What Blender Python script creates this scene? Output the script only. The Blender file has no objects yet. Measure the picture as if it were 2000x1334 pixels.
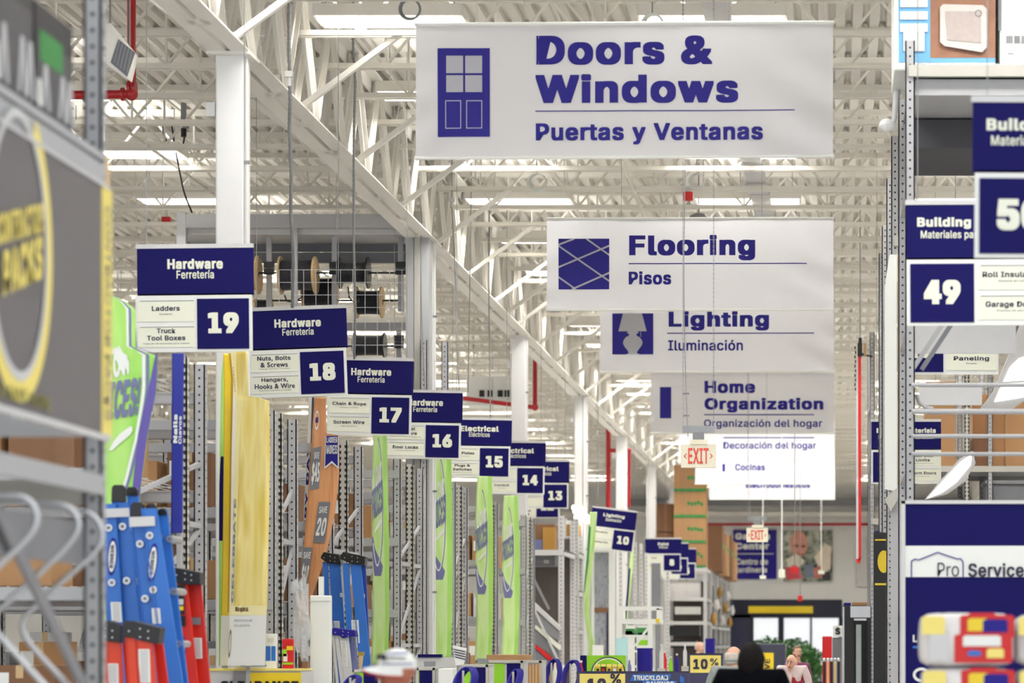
import bpy, math, random
from mathutils import Vector, Matrix
random.seed(7)
SC = bpy.context.scene
COL = SC.collection
EYE = 1.75      # camera height above the floor
F = 5000.0      # focal length in pixels of the 2000 px frame
VX, VY = 1628.0, 1257.0   # where the aisle vanishes in the photo

# ---------------------------------------------------------------- camera, world, exposure
cam = bpy.data.cameras.new('camera'); cam_ob = bpy.data.objects.new('camera', cam); COL.objects.link(cam_ob)
cam.sensor_width = 36; cam.lens = 90; cam.shift_x = -(VX-1000)/2000; cam.shift_y = (VY-667)/2000
cam.clip_start = .5; cam.clip_end = 400
cam_ob.location = (0, 0, EYE); cam_ob.rotation_euler = (math.pi/2, 0, 0)
cam.dof.use_dof = True; cam.dof.focus_distance = 31; cam.dof.aperture_fstop = 1.9
SC.camera = cam_ob
world = bpy.data.worlds.new('world'); SC.world = world; world.use_nodes = True
wb = world.node_tree.nodes['Background']; wb.inputs[0].default_value = (.96, .98, 1, 1); wb.inputs[1].default_value = 1.0
SC.view_settings.view_transform = 'Standard'; SC.view_settings.look = 'None'
SC.view_settings.gamma = 1; SC.view_settings.use_curve_mapping = False
SC.view_settings.exposure = 0.5
LAMP_W = 75.0      # power of each ceiling light
TUBE_E = 3.0      # glow of its tubes

# ---------------------------------------------------------------- helpers
def lin(c):
    c /= 255.0
    return c/12.92 if c <= .04045 else ((c+.055)/1.055)**2.4
def rgb(r, g, b): return (lin(r), lin(g), lin(b), 1)
def mat(name, col, rough=.5, metal=0, var=.06, scale=6, bump=0, bscale=40, emit=0, alpha=1, trans=0, spec=None, stretch=None):
    m = bpy.data.materials.new(name); m.use_nodes = True
    nt = m.node_tree; p = nt.nodes['Principled BSDF']; c = rgb(*col)
    p.inputs['Roughness'].default_value = rough; p.inputs['Metallic'].default_value = metal
    if spec is not None: p.inputs['Specular IOR Level'].default_value = spec
    tc = nt.nodes.new('ShaderNodeTexCoord'); n = nt.nodes.new('ShaderNodeTexNoise')
    n.inputs['Scale'].default_value = scale; n.inputs['Detail'].default_value = 3
    src = tc.outputs['Object']
    if stretch:
        mp = nt.nodes.new('ShaderNodeMapping'); mp.inputs['Scale'].default_value = stretch
        nt.links.new(src, mp.inputs[0]); src = mp.outputs[0]
    nt.links.new(src, n.inputs['Vector'])
    mx = nt.nodes.new('ShaderNodeMix'); mx.data_type = 'RGBA'
    mx.inputs[6].default_value = tuple(min(1, k*(1-var)) for k in c[:3])+(1,)
    mx.inputs[7].default_value = tuple(min(1, k*(1+var)) for k in c[:3])+(1,)
    nt.links.new(n.outputs['Fac'], mx.inputs[0]); nt.links.new(mx.outputs[2], p.inputs['Base Color'])
    if bump:
        n2 = nt.nodes.new('ShaderNodeTexNoise'); n2.inputs['Scale'].default_value = bscale
        nt.links.new(src, n2.inputs['Vector'])
        b = nt.nodes.new('ShaderNodeBump'); b.inputs['Strength'].default_value = bump; b.inputs['Distance'].default_value = .02
        nt.links.new(n2.outputs['Fac'], b.inputs['Height']); nt.links.new(b.outputs[0], p.inputs['Normal'])
    if emit:
        p.inputs['Emission Color'].default_value = c; p.inputs['Emission Strength'].default_value = emit
    if alpha < 1: p.inputs['Alpha'].default_value = alpha
    if trans: p.inputs['Transmission Weight'].default_value = trans
    return m
def ramp_mat(name, stops, scale=(1, 1, 1), noise=2.5, rough=.35, dist=1.5):
    """soft streaks between a few colours: printed artwork on plastic banners"""
    m = bpy.data.materials.new(name); m.use_nodes = True; nt = m.node_tree; p = nt.nodes['Principled BSDF']
    p.inputs['Roughness'].default_value = rough
    tc = nt.nodes.new('ShaderNodeTexCoord'); mp = nt.nodes.new('ShaderNodeMapping'); mp.inputs['Scale'].default_value = scale
    n = nt.nodes.new('ShaderNodeTexNoise'); n.inputs['Scale'].default_value = noise; n.inputs['Distortion'].default_value = dist
    r = nt.nodes.new('ShaderNodeValToRGB'); e = r.color_ramp.elements
    for i, (pos, c) in enumerate(stops):
        x = e[i] if i < 2 else e.new(pos)
        x.position = pos; x.color = rgb(*c)
    nt.links.new(tc.outputs['Object'], mp.inputs[0]); nt.links.new(mp.outputs[0], n.inputs['Vector'])
    nt.links.new(n.outputs['Fac'], r.inputs[0]); nt.links.new(r.outputs[0], p.inputs['Base Color'])
    return m

def wx(px, z): return (px-VX)*z/F          # photo column -> world X at distance z
def wz(py, z): return EYE+(VY-py)*z/F      # photo row -> world height at distance z

def root_loc(o):
    while o.parent: o = o.parent
    return Vector(o.location)
class MB:
    def __init__(s): s.v = []; s.f = []; s.mi = []
    def quad(s, pts, m=0):
        b = len(s.v); s.v += [tuple(p) for p in pts]; s.f.append(tuple(range(b, b+len(pts)))); s.mi.append(m); return s
    def box(s, x0, x1, y0, y1, z0, z1, m=0):
        if x0 > x1: x0, x1 = x1, x0
        if y0 > y1: y0, y1 = y1, y0
        if z0 > z1: z0, z1 = z1, z0
        b = len(s.v)
        s.v += [(x0,y0,z0),(x1,y0,z0),(x1,y1,z0),(x0,y1,z0),(x0,y0,z1),(x1,y0,z1),(x1,y1,z1),(x0,y1,z1)]
        for f in ((0,3,2,1),(4,5,6,7),(0,1,5,4),(1,2,6,5),(2,3,7,6),(3,0,4,7)): s.f.append(tuple(b+i for i in f)); s.mi.append(m)
        return s
    def pbox(s, px0, py0, px1, py1, z, d=.03, m=0):
        return s.box(wx(px0, z), wx(px1, z), z, z+d, wz(py0, z), wz(py1, z), m)
    def prism(s, pts, y0, y1, m=0):          # polygon in x,z extruded along y
        n = len(pts); b = len(s.v)
        a = sum(pts[i][0]*pts[(i+1) % n][1]-pts[(i+1) % n][0]*pts[i][1] for i in range(n))
        if a < 0: pts = pts[::-1]
        s.v += [(x, y0, z) for x, z in pts]+[(x, y1, z) for x, z in pts]
        s.f.append(tuple(range(b, b+n))); s.mi.append(m)
        s.f.append(tuple(range(b+2*n-1, b+n-1, -1))); s.mi.append(m)
        for i in range(n):
            j = (i+1) % n; s.f.append((b+j, b+i, b+n+i, b+n+j)); s.mi.append(m)
        return s
    def pprism(s, pts, z, d=.02, m=0): return s.prism([(wx(a, z), wz(b, z)) for a, b in pts], z, z+d, m)
    def bar(s, p0, p1, w, h, m=0, up=(0, 0, 1)):     # box member between two points
        p0, p1 = Vector(p0), Vector(p1); d = (p1-p0)
        if d.length < 1e-6: return s
        d.normalize(); up = Vector(up)
        if abs(d.dot(up)) > .98: up = Vector((0, 1, 0))
        sx = d.cross(up).normalized(); sz = sx.cross(d).normalized(); b = len(s.v)
        for p in (p0, p1):
            for i, j in ((-1,-1),(1,-1),(1,1),(-1,1)): s.v.append(tuple(p+sx*w*i/2+sz*h*j/2))
        for f in ((0,1,2,3),(7,6,5,4),(0,4,5,1),(1,5,6,2),(2,6,7,3),(3,7,4,0)): s.f.append(tuple(b+i for i in f)); s.mi.append(m)
        return s
    def tube(s, pts, r, n=8, m=0, cap=True):         # r: number or list
        pts = [Vector(p) for p in pts]; k = len(pts); b = len(s.v)
        rs = r if isinstance(r, (list, tuple)) else [r]*k
        ref = None
        for i, p in enumerate(pts):
            d = (pts[min(i+1, k-1)]-pts[max(i-1, 0)]).normalized()
            if ref is None:
                ref = Vector((0, 0, 1)) if abs(d.z) < .9 else Vector((1, 0, 0))
            a = d.cross(ref).normalized(); c = a.cross(d).normalized(); ref = c
            for j in range(n):
                t = 2*math.pi*j/n; s.v.append(tuple(p+(a*math.cos(t)+c*math.sin(t))*rs[i]))
        for i in range(k-1):
            for j in range(n):
                q = (j+1) % n; s.f.append((b+i*n+j, b+i*n+q, b+(i+1)*n+q, b+(i+1)*n+j)); s.mi.append(m)
        if cap:
            s.f.append(tuple(b+j for j in range(n-1, -1, -1))); s.mi.append(m)
            s.f.append(tuple(b+(k-1)*n+j for j in range(n))); s.mi.append(m)
        return s
    def ell(s, c, r, nu=16, nv=10, m=0, fn=None):
        b = len(s.v)
        for i in range(nv+1):
            ph = math.pi*i/nv
            for j in range(nu):
                t = 2*math.pi*j/nu; u = Vector((math.sin(ph)*math.cos(t), math.sin(ph)*math.sin(t), math.cos(ph)))
                p = Vector((u.x*r[0], u.y*r[1], u.z*r[2]))
                if fn: p = fn(u, p)
                s.v.append(tuple(Vector(c)+p))
        for i in range(nv):
            for j in range(nu):
                q = (j+1) % nu; s.f.append((b+i*nu+j, b+(i+1)*nu+j, b+(i+1)*nu+q, b+i*nu+q)); s.mi.append(m)
        return s
    def build(s, name, mats, parent=None, smooth=False, local=False, bevel=0):
        me = bpy.data.meshes.new(name)
        off = root_loc(parent) if (parent is not None and not local) else Vector((0, 0, 0))
        me.from_pydata([(v[0]-off.x, v[1]-off.y, v[2]-off.z) for v in s.v], [], s.f)
        if not isinstance(mats, (list, tuple)): mats = [mats]
        for m in mats: me.materials.append(m)
        me.polygons.foreach_set('material_index', s.mi)
        if smooth:
            me.polygons.foreach_set('use_smooth', [True]*len(s.f))
            if hasattr(me, 'set_sharp_from_angle'): me.set_sharp_from_angle(angle=math.radians(50))
        me.update()
        o = bpy.data.objects.new(name, me); COL.objects.link(o)
        if parent is not None: o.parent = parent
        if bevel:
            bm = o.modifiers.new('bevel', 'BEVEL'); bm.width = bevel; bm.segments = 2; bm.limit_method = 'ANGLE'
        return o
def tag(o, label=None, cat=None, group=None, kind=None):
    if label: o['label'] = label
    if cat: o['category'] = cat
    if group: o['group'] = group
    if kind: o['kind'] = kind
    return o
def thing(name, label, cat, loc=(0, 0, 0), group=None):
    o = bpy.data.objects.new(name, None); COL.objects.link(o); o.location = loc; o.empty_display_size = .1
    return tag(o, label, cat, group)
KIDS = {}
def copy_tree(o, loc=None, label=None, parent=None):
    c = o.copy(); COL.objects.link(c)
    if parent is not None: c.parent = parent
    if loc is not None: c.location = loc
    if label: c['label'] = label
    for ch in list(o.children): copy_tree(ch, parent=c)
    return c
# ---- lettering: glyph outlines of the built-in font, fitted into a given rectangle
_glyph = {}
try:
    import os
    FONT = bpy.data.fonts.load(os.path.join(bpy.utils.system_resource('DATAFILES'), 'fonts', 'Inter.woff2'))   # the typeface that ships with Blender
    MONO = bpy.data.fonts.load(os.path.join(bpy.utils.system_resource('DATAFILES'), 'fonts', 'DejaVuSansMono.woff2'))
except Exception: FONT = MONO = None
def glyphs(s, bold):
    """outline fill of a string; weight is added by overlaying copies of the glyphs shifted all round"""
    k = (s, bold)
    if k not in _glyph:
        cu = bpy.data.curves.new('t', 'FONT'); cu.body = s; cu.size = 1; cu.resolution_u = 3
        fo = MONO if s in '14' else (None if '&' in s or '4' in s else FONT)
        if fo: cu.font = fo
        cu.space_character = 1+bold*3.0
        ob = bpy.data.objects.new('t', cu); me = bpy.data.meshes.new_from_object(ob)
        v = [tuple(p.co) for p in me.vertices]; f = [tuple(p.vertices) for p in me.polygons]; V, Fc = [], []
        for i in range(8 if bold else 1):
            dx, dy = ((-1,-1),(0,-1),(1,-1),(1,0),(1,1),(0,1),(-1,1),(-1,0))[i] if bold else (0, 0); b = len(V); r = bold
            V += [(p[0]+r*1.1*dx, p[1]+r*.7*dy, i*.0004) for p in v]; Fc += [tuple(b+q for q in g) for g in f]
        _glyph[k] = (V, Fc)
        bpy.data.meshes.remove(me); bpy.data.objects.remove(ob); bpy.data.curves.remove(cu)
    return _glyph[k]
def text(mb, s, x0, x1, z0, z1, y, bold=.02, m=0, fn=None, foot=True):
    """write s into the rectangle x0..x1, z0..z1 of the plane Y=y facing the camera"""
    v, f = glyphs(s, bold)
    if not v: return
    ax0 = min(p[0] for p in v); ax1 = max(p[0] for p in v); ay0 = min(p[1] for p in v); ay1 = max(p[1] for p in v)
    b = len(mb.v)
    for p in v:
        q = (x0+(p[0]-ax0)/(ax1-ax0)*(x1-x0), y-p[2], z0+(p[1]-ay0)/(ay1-ay0)*(z1-z0))
        mb.v.append(fn(q) if fn else q)
    for p in f: mb.f.append(tuple(b+i for i in p)); mb.mi.append(m)
def ptext(mb, s, px0, py0, px1, py1, z, bold=.02, m=0, fn=None):
    text(mb, s, wx(px0, z), wx(px1, z), wz(py1, z), wz(py0, z), z, bold, m, fn)

def textq(mb, s, o, u, v, bold=.02, m=0):
    """write s into the parallelogram with lower left corner o, baseline vector u and up vector v"""
    vs, f = glyphs(s, bold)
    if not vs: return
    ax0 = min(p[0] for p in vs); ax1 = max(p[0] for p in vs); ay0 = min(p[1] for p in vs); ay1 = max(p[1] for p in vs)
    o, u, v = Vector(o), Vector(u), Vector(v); b = len(mb.v)
    nn = u.cross(v).normalized()
    for p in vs: mb.v.append(tuple(o+u*((p[0]-ax0)/(ax1-ax0))+v*((p[1]-ay0)/(ay1-ay0))+nn*p[2]))
    for p in f: mb.f.append(tuple(b+i for i in p)); mb.mi.append(m)

# ---------------------------------------------------------------- materials
M = dict(
 ceil=mat('deck_paint', (226,222,213), .7, var=.03, scale=.6),
 steel=mat('white_steel', (238,235,228), .55, var=.04, scale=2),
 joist=mat('joist_paint', (232,228,218), .6, var=.04, scale=2),
 column=mat('column_paint', (236,236,236), .45, var=.02),
 wall=mat('wall_panel', (226,226,224), .6, var=.02, scale=1),
 floor=mat('polished_concrete', (198,195,190), .25, var=.12, scale=.7),
 rack=mat('rack_grey', (176,177,180), .45, var=.05, scale=4),
 rackb=mat('rack_beige', (190,188,180), .45, var=.05, scale=4),
 rackdark=mat('rack_dark_grey', (120,122,128), .5, var=.08),
 hole=mat('hole_dark', (40,40,42), .8),
 cloth=mat('banner_vinyl', (212,212,217), .42, var=.02, scale=3),
 bblue=mat('banner_blue', (34,28,132), .45, var=.08, scale=3, spec=.25),
 blue=mat('sign_navy', (15,11,86), .55, var=.06, scale=3, spec=.15),
 sblue=mat('strip_blue', (32,44,150), .4),
 white=mat('sign_white', (232,234,230), .5, var=.02),
 cream=mat('sign_cream', (234,236,218), .5, var=.02),
 ink=mat('dark_ink', (46,42,70), .6),
 black=mat('black_plastic', (22,22,24), .35),
 grey=mat('mid_grey', (135,136,140), .5),
 lgrey=mat('light_grey', (205,205,205), .5),
 silver=mat('aluminium', (200,202,206), .3, metal=.8),
 redpipe=mat('red_pipe', (176,28,34), .3, var=.1),
 red=mat('red', (205,26,28), .4),
 orange=mat('ladder_orange', (214,62,30), .4, var=.08),
 ored=mat('ladder_red', (205,40,26), .4, var=.08),
 ladder=mat('ladder_blue', (44,110,196), .4, var=.08),
 ladder2=mat('ladder_deep_blue', (36,70,160), .4, var=.08),
 carton=mat('cardboard', (176,134,92), .75, var=.1, scale=5, stretch=(1,1,.2)),
 carton2=mat('dark_cardboard', (128,92,64), .75, var=.1, scale=5),
 green=mat('print_green', (60,140,70), .6),
 lime=mat('lime', (140,205,40), .4, var=.04),
 yellow=mat('yellow', (235,205,40), .4, var=.05),
 pyellow=mat('pale_yellow', (240,222,120), .45, var=.04),
 tube=mat('lamp_tube', (255,252,244), .4, emit=TUBE_E),
 wood=mat('pine', (204,174,130), .6, var=.15, scale=8, stretch=(1,1,.1)),
 skin=mat('skin', (222,170,146), .5, var=.05), skin2=mat('tanned_skin', (176,104,82), .5, var=.08, scale=20),
 glass=mat('glass', (235,240,245), .05, alpha=.25, spec=.8),
 cable=mat('black_cable', (38,38,42), .5), wire=mat('galvanised_wire', (150,152,154), .35, metal=.5),
 foil=mat('clear_plastic', (225,228,230), .15, alpha=.45, var=.05, scale=12, bump=1, bscale=25),
 leaf=mat('foliage', (70,120,60), .6, var=.5, scale=4),
)
# thin vinyl lets part of the light behind it through
_nt = M['cloth'].node_tree; _tr = _nt.nodes.new('ShaderNodeBsdfTranslucent'); _tr.inputs[0].default_value = rgb(236, 236, 240)
_mx = _nt.nodes.new('ShaderNodeMixShader'); _mx.inputs[0].default_value = .32
_nt.links.new(_nt.nodes['Principled BSDF'].outputs[0], _mx.inputs[1]); _nt.links.new(_tr.outputs[0], _mx.inputs[2])
_nt.links.new(_mx.outputs[0], _nt.nodes['Material Output'].inputs[0])

# ================================================================ THE BUILDING
XL, XR, YN, YB = -30.0, 11.0, 8.0, 112.0      # side walls, near edge of what is built, back wall
DECK, JB = 9.42, 8.55                          # underside of the deck, underside of the joists
fl = MB().box(XL, XR, YN-2, YB+14, -.1, 0).build('floor', M['floor']); tag(fl, kind='structure')
# roof deck: trapezoid ribs running down the building
cm = MB(); prof = []; x = XL
while x < XR:
    prof += [(x, DECK), (x+.11, DECK), (x+.135, DECK+.075), (x+.185, DECK+.075)]; x += .21
for i in range(len(prof)-1):
    (a, za), (b, zb) = prof[i], prof[i+1]
    cm.quad([(a, YN+8, za), (a, YB, za), (b, YB, zb), (b, YN+8, zb)])
cm.box(XL, XR, YN+8, YB, DECK+.09, DECK+.14)
ceil = cm.build('ceiling', M['ceil']); tag(ceil, kind='structure')
def joist_mb(x0, x1):
    mb = MB(); d = .03
    for s in (-1, 1):
        mb.box(x0, x1, s*.045-.028, s*.045+.028, JB, JB+.06)
        mb.box(x0, x1, s*.045-.028, s*.045+.028, DECK-.075, DECK)
    p = 1.3; x = x0
    while x < x1-p:
        mb.bar((x, 0, JB+.04), (x+p/2, 0, DECK-.05), d, d); mb.bar((x+p/2, 0, DECK-.05), (x+p, 0, JB+.04), d, d)
        mb.bar((x+p, 0, JB+.04), (x+p, 0, DECK-.05), .024, .024)
        x += p
    return mb
jm = None; ys = []
y = 18.9
while y < YB-.5: ys.append(y); y += 1.63
for yy in ys:
    if jm is None: jm = joist_mb(XL, XR).build('roof_joist', M['joist'], ceil); jm.location = (0, yy, 0)
    else:
        c = jm.copy(); COL.objects.link(c); c.parent = ceil; c.location = (0, yy, 0)
# main truss girders along the building, on columns
GX = -6.1; GB = 7.72
def girder_mb():
    mb = MB()
    for s in (-1, 1):
        mb.box(GX+s*.03, GX+s*.21, 17.5, YB-.3, GB, GB+.02)           # angle legs, flat
        mb.box(GX+s*.03, GX+s*.05, 17.5, YB-.3, GB+.02, GB+.17)       # angle legs, upright
        mb.box(GX+s*.03, GX+s*.19, 17.5, YB-.3, DECK-.3, DECK-.28)
        mb.box(GX+s*.03, GX+s*.05, 17.5, YB-.3, DECK-.46, DECK-.3)
    return mb
girder = girder_mb().build('roof_girder', M['steel'], ceil)
wa = MB(); k = 0
for i, yy in enumerate(ys[:-1]):
    y2 = ys[i+1]; ym = (yy+y2)/2
    for s in (-.13, .13):
        wa.bar((GX+s, yy, DECK-.3), (GX+s, ym, GB+.06), .14, .012, up=(1, 0, 0)); wa.bar((GX+s, yy, DECK-.3), (GX+s, ym, GB+.06), .012, .11, up=(1, 0, 0))
        wa.bar((GX+s, y2, DECK-.3), (GX+s, ym, GB+.06), .14, .012, up=(1, 0, 0)); wa.bar((GX+s, y2, DECK-.3), (GX+s, ym, GB+.06), .012, .11, up=(1, 0, 0))
    wa.box(GX-.1, GX+.1, ym-.09, ym+.09, GB, GB+.2)
wo = wa.build('web_member', M['steel'], girder); tag(wo, kind='stuff')
for gx in (-18.3, 6.1):
    g2 = girder.copy(); COL.objects.link(g2); g2.parent = ceil; g2.location = (gx-GX, 0, 0)
    w2 = wo.copy(); COL.objects.link(w2); w2.parent = g2
# knee braces from girder up to the joists
for i, yy in enumerate(ys):
    if i % 2 == 0 or i % 7 == 3:
        for s in (1, -1) if i % 4 == 0 else (1,):
            o = MB().bar((GX+s*.15, yy, GB+.05), (GX+s*1.25, yy, JB+.03), .06, .075, up=(0, 1, 0)).build('knee_brace', M['steel'], ceil)
# cross bracing rods running down the building between the joists (bridging)
for bx_ in (-14.2, -9.4, -3.0, .9, 3.5):
    MB().bar((bx_, 18, JB+.02), (bx_, YB, JB+.02), .03, .03).bar((bx_+.1, 18, DECK-.09), (bx_+.1, YB, DECK-.09), .03, .03).build('bridging_rod', M['joist'], ceil)
# columns
CY = [26.0, 38.2, 49.7, 61.8, 73.6, 85.5, 97.4]
colm = None
for i, cy in enumerate(CY):
    lab = ['white square steel column rising behind the aisle nineteen sign','white steel column half hidden behind the wire spool frame','white steel column rising above the electrical aisle signs',
     'white steel column just left of the tilted aisle ten sign','distant white column between the two red pipes','distant white column above the small far aisle signs','farthest white column in front of the stacked far cartons'][i]
    if colm is None:
        colm = thing('column', lab, 'column', (GX, cy, 0))
        mb = MB().box(GX-.145, GX+.145, cy-.145, cy+.145, .02, GB-.02); mb.build('shaft', M['column'], colm, bevel=.02)
        MB().box(GX-.28, GX+.28, cy-.28, cy+.28, 0, .03).build('base_plate', M['steel'], colm)
        MB().box(GX-.22, GX+.22, cy-.22, cy+.22, GB-.03, GB).build('cap_plate', M['steel'], colm)
        MB().tube([(GX+.17, cy-.12, .4), (GX+.17, cy-.12, GB-.05)], .012, 8).build('conduit', M['column'], colm)
        b = MB()
        for zz in (2.5, 4.0, 5.3, 6.6): b.box(GX+.14, GX+.2, cy-.14, cy-.1, zz, zz+.03)
        b.build('conduit_strap', M['wire'], colm)
        MB().box(GX-.24, GX-.15, cy-.13, cy-.05, 7.08, 7.22).build('junction_box', M['lgrey'], colm)
    else: copy_tree(colm, (GX, cy, 0), lab)
# side walls and back wall
w = MB().box(XL-.2, XL, YN, YB, 0, DECK).build('wall_left', M['wall']); tag(w, kind='structure')
w = MB().box(XR, XR+.2, YN, YB, 0, DECK).build('wall_right', M['wall']); tag(w, kind='structure')
DX0, DX1, DZ = wx(1468, YB), wx(1641, YB), wz(1172, YB)
w = MB().box(XL, DX0, YB, YB+.3, 0, DECK).box(DX1, XR, YB, YB+.3, 0, DECK).box(DX0, DX1, YB, YB+.3, DZ, DECK)
wb_ = w.build('wall_back', M['wall']); tag(wb_, kind='structure')
x = XL
while x < XR-1:
    z0 = DZ+.02 if DX0-1 < x < DX1 else 0
    MB().box(x+.01, x+.99, YB-.03, YB, z0, 7.2).build('wall_panel', M['wall'], wb_); x += 1.0
MB().box(-12, XR, YB-.25, YB-.03, 7.3, 7.5).build('steel_beam', M['steel'], wb_)
MB().box(-9, XR, YB-.35, YB-.2, 7.75, 8.1).build('steel_beam', M['grey'], wb_)
MB().tube([(-6, YB-.4, 6.95), (3, YB-.4, 6.95)], .06, 8).build('sprinkler_pipe', M['redpipe'], wb_)
# sliding glass doors to the garden centre
navy = mat('door_frame_navy', (24,26,50), .4)
d = MB(); zf = YB-.1
d.box(wx(1405, YB), wx(1645, YB), zf, zf+.35, wz(1207, YB), DZ+.02)
for a, b in ((1466,1472),(1520,1531),(1582,1586),(1638,1646)): d.box(wx(a, YB), wx(b, YB), zf, zf+.2, .0, wz(1205, YB))
dr = d.build('door_1', navy); tag(dr, kind='structure')
MB().box(wx(1462, YB), wx(1588, YB), zf-.12, zf, wz(1198, YB), wz(1184, YB)).build('header_bar', M['yellow'], dr, bevel=.03)
for a, b in ((1472,1520),(1531,1582),(1586,1638)):
    MB().box(wx(a, YB), wx(b, YB), zf+.1, zf+.12, .05, wz(1207, YB)).build('pane', M['glass'], dr)
    MB().box(wx(a, YB), wx(b, YB), zf+.06, zf+.14, .0, .12).build('door_rail', navy, dr)
wn = MB().box(wx(1408, YB), wx(1466, YB), zf, zf+.08, 0, wz(1200, YB)).build('window_1', navy); tag(wn, kind='structure')
for q in range(3):
    a = 1411+q*18
    MB().box(wx(a, YB), wx(a+16, YB), zf-.02, zf, .4, wz(1208, YB)).build('pane', mat('dark_glass', (58,60,82), .1), wn)
# ---------------------------------------------------------------- ceiling lights
LX = (-20.4, -15.2, -10.1, -4.95, -1.35, 2.0, 7.0)
def make_lamp():
    t = thing('ceiling_light', 'long white louvred fluorescent fitting hung between the roof joists', 'ceiling light', (0, 0, 8.72), 'louvred ceiling lights')
    f = MB()
    f.box(-.82, .82, -.3, .3, .1, .13)
    for s in (-1, 1): f.box(-.82, .82, s*.3-.012, s*.3+.012, 0, .13); f.box(s*.82-.012, s*.82+.012, -.3, .3, 0, .13)
    f.build('housing', M['steel'], t, local=True)
    l = MB()
    for i in range(5): l.box(-.8, .8, -.2+i*.1-.012, -.2+i*.1+.012, .0, .03)
    l.build('louvre', M['steel'], t, local=True)
    for i in range(6):
        yy = -.25+i*.1
        MB().tube([(-.78, yy, .065), (.78, yy, .065)], .02, 6).build('tube', M['tube'], t, local=True)
    for s in (-1, 1): MB().box(s*.7-.006, s*.7+.006, -.006, .006, .13, DECK-8.71).build('hanger', M['wire'], t, local=True)
    return t
ld = bpy.data.lights.new('lamp_light', 'AREA'); ld.shape = 'RECTANGLE'; ld.size = 1.55; ld.size_y = .5; ld.energy = LAMP_W; ld.color = (1, .985, .96)
lb = ld.copy(); lb.energy = LAMP_W*2.2      # same fittings, extra power added to brighten the farther banners
lu = bpy.data.lights.new('deck_fill', 'AREA'); lu.shape = 'RECTANGLE'; lu.size = 1.4; lu.size_y = .3; lu.energy = LAMP_W*.1; lu.color = ld.color  # upward light added above each fitting to brighten the roof deck
proto = make_lamp(); first = True
for li, yy in enumerate([28.7+3.9*k-3.9*3 for k in range(25)]):
    for xx in LX:
        if yy > YB-1.5: continue
        if xx/yy*F+VX < -400: continue
        o = proto if first else copy_tree(proto)
        o.location = (xx, yy, 8.72); first = False
        lo = bpy.data.objects.new('lamp_light', lb if 36 < yy < 80 and -6 < xx < 3 else ld); COL.objects.link(lo); lo.parent = o; lo.location = (0, 0, .095)
        up = bpy.data.objects.new('deck_fill', lu); COL.objects.link(up); up.parent = o; up.location = (0, 0, .135); up.rotation_euler = (math.pi, 0, 0)

# ================================================================ HANGING BANNERS
def hang_wires(t, xs, y, z0, z1=DECK+.01, r=.004, name='hanging_wire', m='wire'):
    for x in xs: MB().tube([(x, y, z0), (x, y, z1)], r, 5).build(name, M[m], t)
def banner(label, z, px0, py0, px1, py1, seed, icon, texts, rules=(), skew=4):
    """vinyl banner seen square on; px/py are where its corners show in the photo at distance z"""
    x0, x1, zt, zb = wx(px0, z), wx(px1, z), wz(py0, z), wz(py1, z)
    t = thing('hanging_banner', label, 'banner', ((x0+x1)/2, z, zb), None)
    rnd = random.Random(seed); ph = [rnd.uniform(0, 6.28) for _ in range(6)]
    W, H = x1-x0, zt-zb; sk = skew*z/F
    def fn(q):
        u = (q[0]-x0)/W; v = (q[2]-zb)/H
        e = .004*math.sin(9*u+ph[0]+1.2*v)+.003*math.sin(23*u+ph[1]-2*v)+.002*math.sin(47*u+ph[2]+3*v)
        cr = max(0, (u-.72)/.28)*max(0, 1-v)**.6
        e += .018*cr*math.sin(26*(u+.55*v)+ph[3])
        cl = max(0, (.12-u)/.12)*max(0, 1-v)
        e += .014*cl*math.sin(30*(u-.6*v)+ph[4])
        return (q[0], q[1]+e, q[2]+sk*(u-.5))
    mb = MB(); nx, nz = 110, 26; b0 = 0
    for j in range(nz+1):
        for i in range(nx+1): mb.v.append(fn((x0+W*i/nx, z, zb+H*j/nz)))
    for j in range(nz):
        for i in range(nx):
            a = j*(nx+1)+i; mb.f.append((a, a+1, a+nx+2, a+nx+1)); mb.mi.append(0)
    o = mb.build('cloth', M['cloth'], t, smooth=True)
    r = .018
    MB().tube([(x0-.01, z, zt-sk/2), (x1+.01, z, zt+sk/2)], r, 10).build('top_rail', M['white'], t, smooth=True)
    MB().tube([(x0-.01, z, zb-sk/2), (x1+.01, z, zb+sk/2)], r, 10).build('bottom_rail', M['white'], t, smooth=True)
    hang_wires(t, (x0+W*.26, x0+W*.75), z, zt)
    F2 = lambda q: fn((q[0], z-.012+(q[1]-z), q[2]))
    if icon: icon(t, z, F2)
    for s, a, b, c, d, bold in texts:
        m = MB(); ptext(m, s, a, b, c, d, z, bold, 0, F2); m.build('lettering', M['bblue'], t)
    for a, b, c in rules:
        m = MB(); n = 30
        for i in range(n):
            p = [wx(a+(c-a)*k/n, z) for k in (i, i+1)]; zz = wz(b, z); h = 1.0*z/F
            m.quad([F2((p[0], z, zz-h)), F2((p[1], z, zz-h)), F2((p[1], z, zz+h)), F2((p[0], z, zz+h))])
        m.build('rule', M['bblue'], t)
    return t
def flatpoly(m, pts, z, F2, mi=0, dy=0):
    b = len(m.v)
    pts = [(wx(a, z), wz(b2, z)) for a, b2 in pts]
    ar = sum(pts[i][0]*pts[(i+1) % len(pts)][1]-pts[(i+1) % len(pts)][0]*pts[i][1] for i in range(len(pts)))
    if ar < 0: pts = pts[::-1]
    for p in pts:
        q = F2((p[0], z, p[1])); m.v.append((q[0], q[1]+dy, q[2]))
    m.f.append(tuple(range(b, b+len(pts)))); m.mi.append(mi)
def rect(a, b, c, d): return [(a, b), (c, b), (c, d), (a, d)]
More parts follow.
